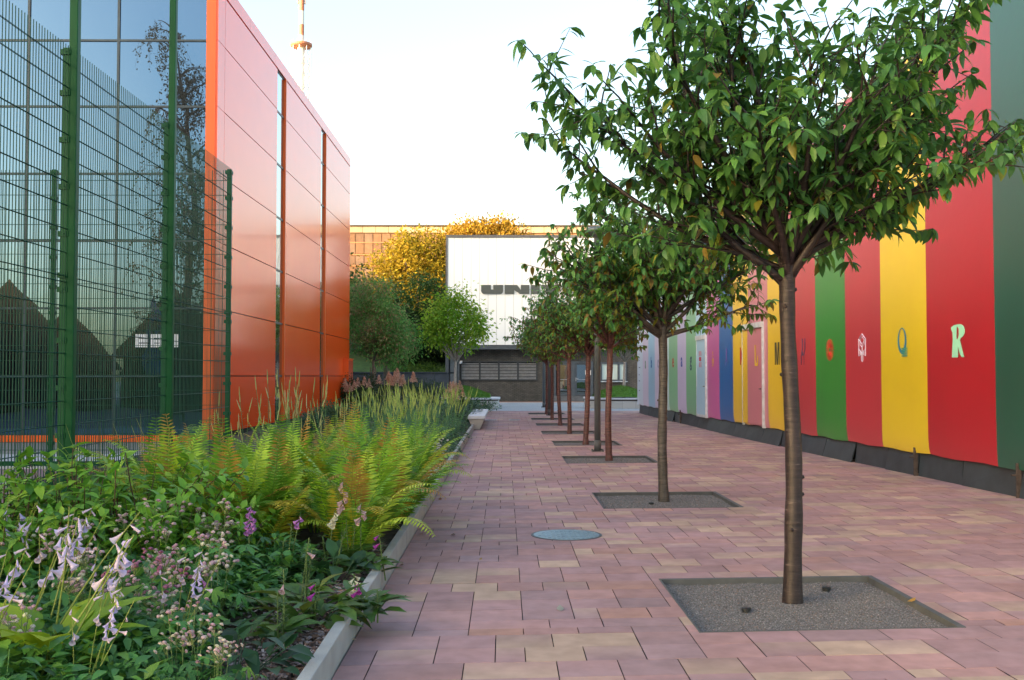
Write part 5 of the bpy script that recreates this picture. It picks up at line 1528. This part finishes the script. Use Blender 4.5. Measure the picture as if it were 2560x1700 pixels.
# ---- masterwort: palmate leaves and umbels of pale pompons
HEAD_V, HEAD_F = [], []
def head_tpl():
    v = [(0, 0, .95)]; n = 9
    for k in range(n):
        a = 2 * math.pi * k / n
        v.append((math.cos(a) * .6, math.sin(a) * .6, .72))
    for k in range(n):
        a = 2 * math.pi * (k + .5) / n
        v.append((math.cos(a), math.sin(a), .2))
    v.append((0, 0, -.1))
    f = []
    for k in range(n):
        q = 1 + (k + 1) % n
        f += [(0, 1 + k, q), (1 + k, 1 + n + k, q), (1 + n + k, 1 + 2 * n, q), ]
    return np.array(v), np.array(f)
HV, HF = head_tpl()
LOBE = leaf_tpl(3, .42, .2, .3, wide=.6)
def masterwort(seed, label, grp, h, ns, pink):
    r = np.random.default_rng(seed)
    t = thing('masterwort', label, 'flower', (0, 0, 0), 0, grp)
    g, s, f = G(), G(), G()
    for i in range(34):                   # palmate leaves of five lobes
        a = r.uniform(0, 6.28); q = r.uniform(.05, .34); c = np.array((math.cos(a) * q, math.sin(a) * q, r.uniform(.12, .34)))
        s.tube([(0, 0, 0), c * (.6, .6, .5), c], .003, 3, (.06, .11, .03))
        nrm = unit(np.array((math.cos(a) * .3, math.sin(a) * .3, 1.0)) + r.normal(0, .2, 3))
        x = unit(np.cross(nrm, np.array((math.sin(a), -math.cos(a), 0)))); y = np.cross(nrm, x)
        an = np.array((-1.9, -.95, 0, .95, 1.9)) + r.normal(0, .08, 5)
        ax = x[None] * np.cos(an)[:, None] + y[None] * np.sin(an)[:, None]
        g.inst(LOBE[0], LOBE[1], frames(ax, np.repeat(nrm[None], 5, 0)) * (np.array((.7, .95, 1.05, .95, .7)) * r.uniform(.07, .11))[:, None, None], np.repeat(c[None], 5, 0), np.array(DG[r.integers(0, 4)]) * r.uniform(.85, 1.2))
    P, Nn = [], []
    for i in range(ns):
        a = r.uniform(0, 6.28); q = r.uniform(0, .3)
        top = np.array((math.cos(a) * q, math.sin(a) * q, h * r.uniform(.7, 1.1)))
        s.tube([(top[0] * .4, top[1] * .4, 0), top * (.75, .75, .5), top], .0022, 4, (.10, .17, .05))
        m = r.integers(5, 11)
        for j in range(m):
            e = top + np.array((r.normal(0, .042), r.normal(0, .042), r.normal(0, .02)))
            s.tube([top + (0, 0, -.06), e], .0016, 3, (.15, .20, .06)); P.append(e); Nn.append(unit(np.array((0, -.25, 1.0)) + r.normal(0, .35, 3)))
    P, Nn = np.array(P), np.array(Nn); n = len(P)
    M = np.stack([unit(np.cross(Nn, rand_unit(n, r))), np.zeros((n, 3)), Nn], -1); M[:, :, 1] = np.cross(M[:, :, 2], M[:, :, 0])
    cols = np.array([(.62, .46, .48), (.66, .58, .52), (.52, .34, .40), (.60, .60, .44)] if not pink else [(.42, .17, .27), (.34, .12, .20), (.55, .32, .40)])
    f.inst(HV, HF, M * r.uniform(.012, .019, n)[:, None, None], P, cols[r.integers(0, len(cols), n)] * r.uniform(.8, 1.15, (n, 1)))
    g.build('leaves', LEAF, t, smooth=True); s.build('stems', STEM, t); f.build('blossoms', PETAL, t)
    return t
ML = 'masterwort clump with small pale pink pompon flowers in the front of the bed'
ms = [masterwort(150, ML, 'masterwort clumps in the front of the bed',   .50, 8, False), masterwort(151, ML, 'masterwort clumps in the front of the bed', .56, 7, False)]
place(ms, [(-2.75, 6.6, 1.0), (-2.3, 6.9, 1.05), (-1.95, 7.2, 1.1), (-2.45, 6.1, .95), (-2.05, 6.3, .95), (-1.7, 6.0, .9), (-1.45, 4.75, .75), (-1.25, 4.55, .65), (-2.75, 5.6, .9), (-2.2, 5.5, .9), (-1.75, 5.4, .85), (-3.1, 6.2, 1.0), (-2.3, 4.9, .8)])
mp_ = masterwort(153, 'masterwort clump with dark wine-pink pompons in the front of the bed', None, .42, 9, True)
mp_.location = (-1.95, 5.85, .07)
# ---- plantain lilies: broad leaves, leaning scapes with lilac bells
BELL = []
def bell_tpl(n=6, flare=1.0):
    prof = [(.10, 0), (.22, .25), (.42, .6), (.62 * flare, .85), (.95 * flare, 1.0)]
    v = []; f = []
    for r0, z in prof:
        for k in range(n): v.append((r0 * .32 * math.cos(2 * math.pi * k / n), z, r0 * .32 * math.sin(2 * math.pi * k / n)))
    for i in range(len(prof) - 1):
        for k in range(n): f.append((i * n + k, i * n + (k + 1) % n, (i + 1) * n + (k + 1) % n, (i + 1) * n + k))
    return np.array(v), np.array(f)
BL = bell_tpl(7, 1.15); BLN = bell_tpl(6, .55)
HOSTA = leaf_tpl(5, .5, .28, .45, wide=.42)
PART_MESH = {}
HCOL = [(.62, .54, .80), (.70, .60, .80), (.72, .60, .70)]
def part_flower(parent, key, tpl, col, M3, T, name='flower'):
    if key not in PART_MESH:
        gg = G(); gg.raw(tpl[0], tpl[1], col); o = gg.build(name, PETAL, None, smooth=True); PART_MESH[key] = o.data; bpy.data.objects.remove(o)
    o = bpy.data.objects.new(name, PART_MESH[key]); COL.objects.link(o); o.parent = parent
    mm = Matrix([list(map(float, row)) for row in M3]).to_4x4(); mm.translation = Vector([float(q) for q in T]); o.matrix_local = mm
    return o
def hosta(seed, label, grp, nl, nsc, yellow, lean, sc_len=.66):
    r = np.random.default_rng(seed)
    t = thing('plantain_lily', label, 'flower', (0, 0, 0), 0, grp)
    g, s, f = G(), G(), G()
    a = np.arange(nl) * 2.399; e = r.uniform(.4, 1.3, nl)
    ax = unit(np.stack([np.cos(a), np.sin(a), e], 1)); P = np.stack([np.cos(a) * .05, np.sin(a) * .05, np.full(nl, .06)], 1) + ax * .08
    pal = np.array([(.08, .20, .04), (.11, .24, .04)] if not yellow else [(.40, .52, .03), (.32, .46, .03), (.19, .35, .03)])
    g.inst(HOSTA[0], HOSTA[1], frames(ax, unit(np.array((0, 0, 1.0)) - ax * .2 + rand_unit(nl, r) * .15)) * r.uniform(.2, .3, nl)[:, None, None], P, pal[r.integers(0, len(pal), nl)])
    for k in range(nl): s.tube([(0, 0, 0), P[k]], .006, 4, (.10, .17, .03))
    for i in range(nsc):
        d = np.array((lean[0] + r.normal(0, .16), lean[1] + r.normal(0, .16), 1.0))
        pl = polyline((r.normal(0, .04), r.normal(0, .04), .02), d, sc_len * r.uniform(.8, 1.15), 9, r, wob=.025, up=-.01)
        s.tube(pl, np.linspace(.0048, .0022, 10), 5, (.20, .25, .035))
        m = r.integers(3, 7)
        tt = r.uniform(.68, 1.0, m) * 9; i0 = np.minimum(tt.astype(int), 8); fr = (tt - i0)[:, None]
        Q = pl[i0] * (1 - fr) + pl[i0 + 1] * fr
        aa = r.uniform(0, 6.28, m); ax = unit(np.stack([np.cos(aa) * .55, np.sin(aa) * .55, r.uniform(-1.1, -.2, m)], 1))
        opn = r.random(m) < .55
        ln = r.uniform(.042, .062, m)
        ci = int(r.integers(0, 3))
        for tp, sel in ((BL, opn), (BLN, ~opn)):
            if sel.any():
                MM = frames(ax[sel], np.tile((0, 0, 1.0), (sel.sum(), 1))) * ln[sel][:, None, None]
                for w in range(len(MM)): part_flower(t, ('bell', tp is BL, ci), tp, HCOL[ci], MM[w], Q[sel][w])
    g.build('leaves', LEAF, t, smooth=True); s.build('scapes', STEM, t)
    return t
HG = 'plantain lilies at the front left of the bed'
hs = [hosta(160, 'plantain lily with drooping lilac bells on thin leaning stems, front left of the bed', HG, 11, 6, False, (.25, .15)),
      hosta(161, 'plantain lily with drooping lilac bells on thin leaning stems, front left of the bed', HG, 11, 6, False, (.32, .2), .72)]
hp = place(hs, [(-2.9, 5.15, 1.0), (-2.45, 4.75, .9), (-2.1, 5.15, .85), (-2.6, 5.9, .95), (-3.15, 6.4, 1.0), (-1.85, 4.55, .7), (-2.75, 4.45, .85), (-1.7, 5.3, .75)])
for k, o in enumerate(hp): o.rotation_euler = (0, 0, (k * .7) % 1.3 - .6)
hy = hosta(165, 'yellow-leaved plantain lily at the very front left of the bed', None, 12, 4, True, (.35, .1)); hy.location = (-2.15, 4.95, .14); hy.scale = (1.35, 1.35, 1.3)
hy2 = hosta(166, 'second yellow-leaved plantain lily, at the left edge of the bed', None, 8, 3, True, (.3, .15)); hy2.location = (-2.4, 5.25, .05); hy2.scale = (1.25, 1.25, 1.3)

# ---- foxgloves
FOXB = bell_tpl(7, .95)
def foxglove(seed, label, x, y, h, col, nb, span, rot=0.0, nsp=1):
    r = np.random.default_rng(seed)
    t = thing('foxglove', label, 'foxglove', (x, y, .07), rot, 'foxgloves in the front of the bed')
    g, s, f = G(), G(), G()
    n = 15; a = np.arange(n) * 2.399
    ax = unit(np.stack([np.cos(a), np.sin(a), r.uniform(.15, .8, n)], 1))
    g.inst(OV[0], OV[1], frames(ax, unit(np.array((0, 0, 1.0)) + rand_unit(n, r) * .25)) * r.uniform(.13, .22, n)[:, None, None], np.stack([np.cos(a) * .04, np.sin(a) * .04, r.uniform(.03, .14, n)], 1), np.array([(.05, .13, .022), (.07, .16, .025), (.10, .18, .03)])[r.integers(0, 3, n)])
    for q in range(nsp):
        pl = polyline((r.normal(0, .04), r.normal(0, .04), 0), (r.normal(0, .08), r.normal(0, .08), 1), h * (1 if q == 0 else r.uniform(.6, .9)), 10, r, wob=.02)
        s.tube(pl, np.linspace(.006, .003, 11), 5, (.10, .16, .04))
        m = 60                            # seed capsules and small leaves up the stem
        tt = r.uniform(.25, 1.0, m) * 10; i0 = np.minimum(tt.astype(int), 9); Q = pl[i0] + (pl[i0 + 1] - pl[i0]) * (tt - i0)[:, None]
        aa = r.uniform(0, 6.28, m); axx = unit(np.stack([np.cos(aa), np.sin(aa), np.full(m, .7)], 1))
        g.inst(NARROW[0] * (2, 1, 1), NARROW[1], frames(axx, np.tile((0, 0, 1.0), (m, 1))) * r.uniform(.022, .045, m)[:, None, None], Q, np.array([(.08, .16, .03), (.12, .19, .04)])[r.integers(0, 2, m)])
        if q == 0:
            k = nb; tt = np.linspace(1 - span, .97, k) * 10; i0 = np.minimum(tt.astype(int), 9); Q = pl[i0] + (pl[i0 + 1] - pl[i0]) * (tt - i0)[:, None]
            aa = -math.pi / 2 - rot + r.normal(0, .9, k); ax = unit(np.stack([np.cos(aa), np.sin(aa), np.full(k, -.75)], 1))
            ln = .048 * (1.12 - .45 * np.arange(k) / k)
            MM = frames(ax, np.tile((0, 0, 1.0), (k, 1))) * ln[:, None, None]
            for w in range(k): part_flower(t, ('fox', col), (FOXB[0] * (1.35, 1, 1.35), FOXB[1]), col, MM[w], Q[w], 'bell')
    g.build('leaves', LEAF, t, smooth=True); s.build('stem', STEM, t)
    return t
PUR, WHI, PNK, MAG = (.50, .22, .55), (.72, .70, .55), (.60, .42, .45), (.42, .06, .36)
for k, (px, py, Y, z, h, c, nb, spn, lab) in enumerate((
        (645, 1318, 7.2, 0, .60, PUR, 14, .28, 'purple foxglove spike standing before the ferns'),
        (721, 1310, 7.35, 0, .52, PUR, 3, .10, 'foxglove with a single purple bell left of the cream one'),
        (824, 1320, 7.55, 0, .50, WHI, 8, .16, 'cream white foxglove cluster before the ferns'),
        (868, 1262, 8.1, 0, .70, PNK, 16, .34, 'tallest pale pink foxglove in front of the ferns'),
        (890, 1300, 7.95, 0, .52, PNK, 9, .24, 'smaller pale pink foxglove right beside the tallest one'),
        (434, 1420, 6.55, 0, .38, WHI, 8, .26, 'short white foxglove among the masterwort'),
        (905, 1436, 6.45, 0, .26, WHI, 6, .3, 'short white foxglove right at the kerb'),
        (812, 1470, 6.1, 0, .28, MAG, 2, .2, 'foxglove with one magenta bell near the kerb'),
        (932, 1450, 6.35, 0, .24, MAG, 3, .2, 'low magenta foxglove leaning over the kerb onto the path'),
        (560, 1480, 6.2, 0, .36, PUR, 3, .2, 'short foxglove with a few purple bells in mid bed'),
        (700, 1500, 5.7, 0, .42, PNK, 0, .2, 'green foxglove gone to seed beside the mulch'),
        (760, 1440, 6.6, 0, .46, PNK, 0, .2, 'green foxglove gone to seed in front of the cream one'),
        (930, 1330, 7.6, 0, .34, MAG, 2, .2, 'small foxglove with magenta bells at the fern edge by the kerb'))):
    x = (px - 1262) * Y / 2600
    if nb == 0: nb = 1
    foxglove(170 + k, lab, x, Y, h, c, nb, spn, nsp=1 + (k % 3 > 0) * 2)
br = leafy('sage_plant', 'rosette of broad green leaves spilling over the kerb', None, 190, 26, .24, .26, .20, [(.06, .13, .025), (.08, .16, .03), (.13, .17, .025)]); br.location = (-1.13, 6.15, .08)
br2 = leafy('sage_plant', 'rosette of broad dark leaves behind the kerb under the ferns', None, 191, 24, .22, .24, .20, [(.03, .09, .03), (.04, .11, .035)]); br2.location = (-1.2, 7.35, .08)
br3 = leafy('sage_plant', 'dark green lobed plant beside the bark mulch at the front', None, 192, 60, .30, .28, .14, [(.025, .075, .03), (.03, .09, .03)]); br3.location = (-1.32, 5.1, .08)

# white and lilac asters at the stepping path
def aster(seed, label, x, y, col, n=110, rad=.35):
    r = np.random.default_rng(seed)
    t = thing('aster', label, 'flower', (x, y, .07), 0, None)
    s, f, g = G(), G(), G()
    a = r.uniform(0, 6.28, n); q = np.sqrt(r.random(n)) * rad; P = np.stack([np.cos(a) * q, np.sin(a) * q, r.uniform(.18, .42, n)], 1)
    for p in P[::3]: s.tube([(p[0] * .4, p[1] * .4, 0), p], .002, 3, (.06, .10, .03))
    Nn = unit(np.array((0, -.3, 1.0)) + r.normal(0, .4, (n, 3))); M = np.stack([unit(np.cross(Nn, rand_unit(n, r))), np.zeros((n, 3)), Nn], -1); M[:, :, 1] = np.cross(M[:, :, 2], M[:, :, 0])
    f.inst(HV, HF, M * r.uniform(.016, .026, n)[:, None, None], P, np.array(col) * r.uniform(.8, 1.1, (n, 1)))
    m = 160; a = r.uniform(0, 6.28, m); q = np.sqrt(r.random(m)) * rad; Q = np.stack([np.cos(a) * q, np.sin(a) * q, r.uniform(.03, .3, m)], 1)
    g.inst(OV[0], OV[1], frames(rand_unit(m, r), np.tile((0, 0, 1.0), (m, 1))) * r.uniform(.04, .08, m)[:, None, None], Q, (.04, .10, .03))
    f.build('blossoms', PETAL, t); s.build('stems', STEM, t); g.build('leaves', LEAF, t, smooth=True)
aster(200, 'lilac aster clump between the ferns and the leaning spike plants', -1.85, 17.4, (.42, .34, .50))
aster(201, 'mauve-pink aster clump at the stepping path', -1.6, 18.2, (.40, .24, .36))
aster(202, 'white flowering aster clump at the kerb end of the stepping path', -1.28, 17.3, (.62, .62, .58))
aster(203, 'pale lilac aster clump at the right edge of the ferns', -1.75, 14.4, (.48, .42, .55))

q = at_g(1103, 1178, .08)
g = G(); g.lathe([(.035, 0), (.035, .16), (.042, .165), (.042, .2), (.03, .205)], 14)  # stub of an irrigation pipe, not a lamp
tag(g.build('irrigation_stub', pm('black_plastic'), smooth=False, loc=(q.x, q.y, .08)), 'short black irrigation pipe stub at the corner of the stepping path', 'irrigation pipe')

# grass blades in front of the fence
def reed():
    r = np.random.default_rng(210)
    t = thing('grass_tuft', 'tuft of long thin grass blades in front of the tall green post', 'grass', (-3.05, 8.4, .07))
    g = G()
    for i in range(26):
        pl = polyline((r.normal(0, .25), r.normal(0, .15), 0), (r.normal(-.1, .3), r.normal(0, .2), 1), r.uniform(.7, 1.2), 7, r, droop=.12, wob=.04)
        g.tube(pl, [.006, .006, .005, .005, .004, .003, .002, .001], 3, np.array((.14, .20, .04)) * r.uniform(.8, 1.2))
    g.build('blades', STEM, t)
reed()

# ---- fallen leaves on the paving
def fallen(px, py, col, label, s=.05):
    q = at_g(px, py, .004)
    g = G(); v = LOBE[0] * s; v[:, 2] = np.abs(v[:, 2]) * 1.1 + .002
    a = rng.uniform(0, 6.28); c_, s_ = math.cos(a), math.sin(a)
    v = np.stack([v[:, 0] * 1.6 * c_ - v[:, 1] * s_, v[:, 0] * 1.6 * s_ + v[:, 1] * c_, v[:, 2]], 1)
    g.raw(v, LOBE[1], col)
    tag(g.build('fallen_leaf', LEAFD, smooth=True, loc=q), label, 'leaf', 'fallen leaves on the path')
for px, py, c, lab, s in ((1402, 1528, (.36, .38, .34), 'curled pale grey leaf lying on the paving left of the nearest tree', .075), (1100, 1250, (.30, .12, .05), 'russet leaf lying beside the kerb at the ferns', .07),
                          (1045, 1335, (.34, .18, .09), 'brown leaf lying against the kerb, nearer than the russet one', .08), (1133, 1337, (.26, .17, .12), 'dull brown leaf lying in mid path left of the manhole', .07),
                          (1000, 1412, (.38, .26, .12), 'tan leaf lying right under the kerb by the magenta bells', .06), (913, 1558, (.55, .47, .28), 'small pale yellow leaf near the bottom of the kerb', .045),
                          (892, 1600, (.55, .45, .30), 'lowest small yellow leaf beside the kerb', .045), (2268, 1504, (.50, .30, .06), 'yellow leaf lying in the nearest gravel square', .07),
                          (1199, 1400, (.45, .30, .12), 'tiny tan leaf in the middle of the path', .04), (1005, 1493, (.16, .06, .07), 'tiny dark red leaf on the paving near the kerb', .035)):
    fallen(px, py, c, lab, s)
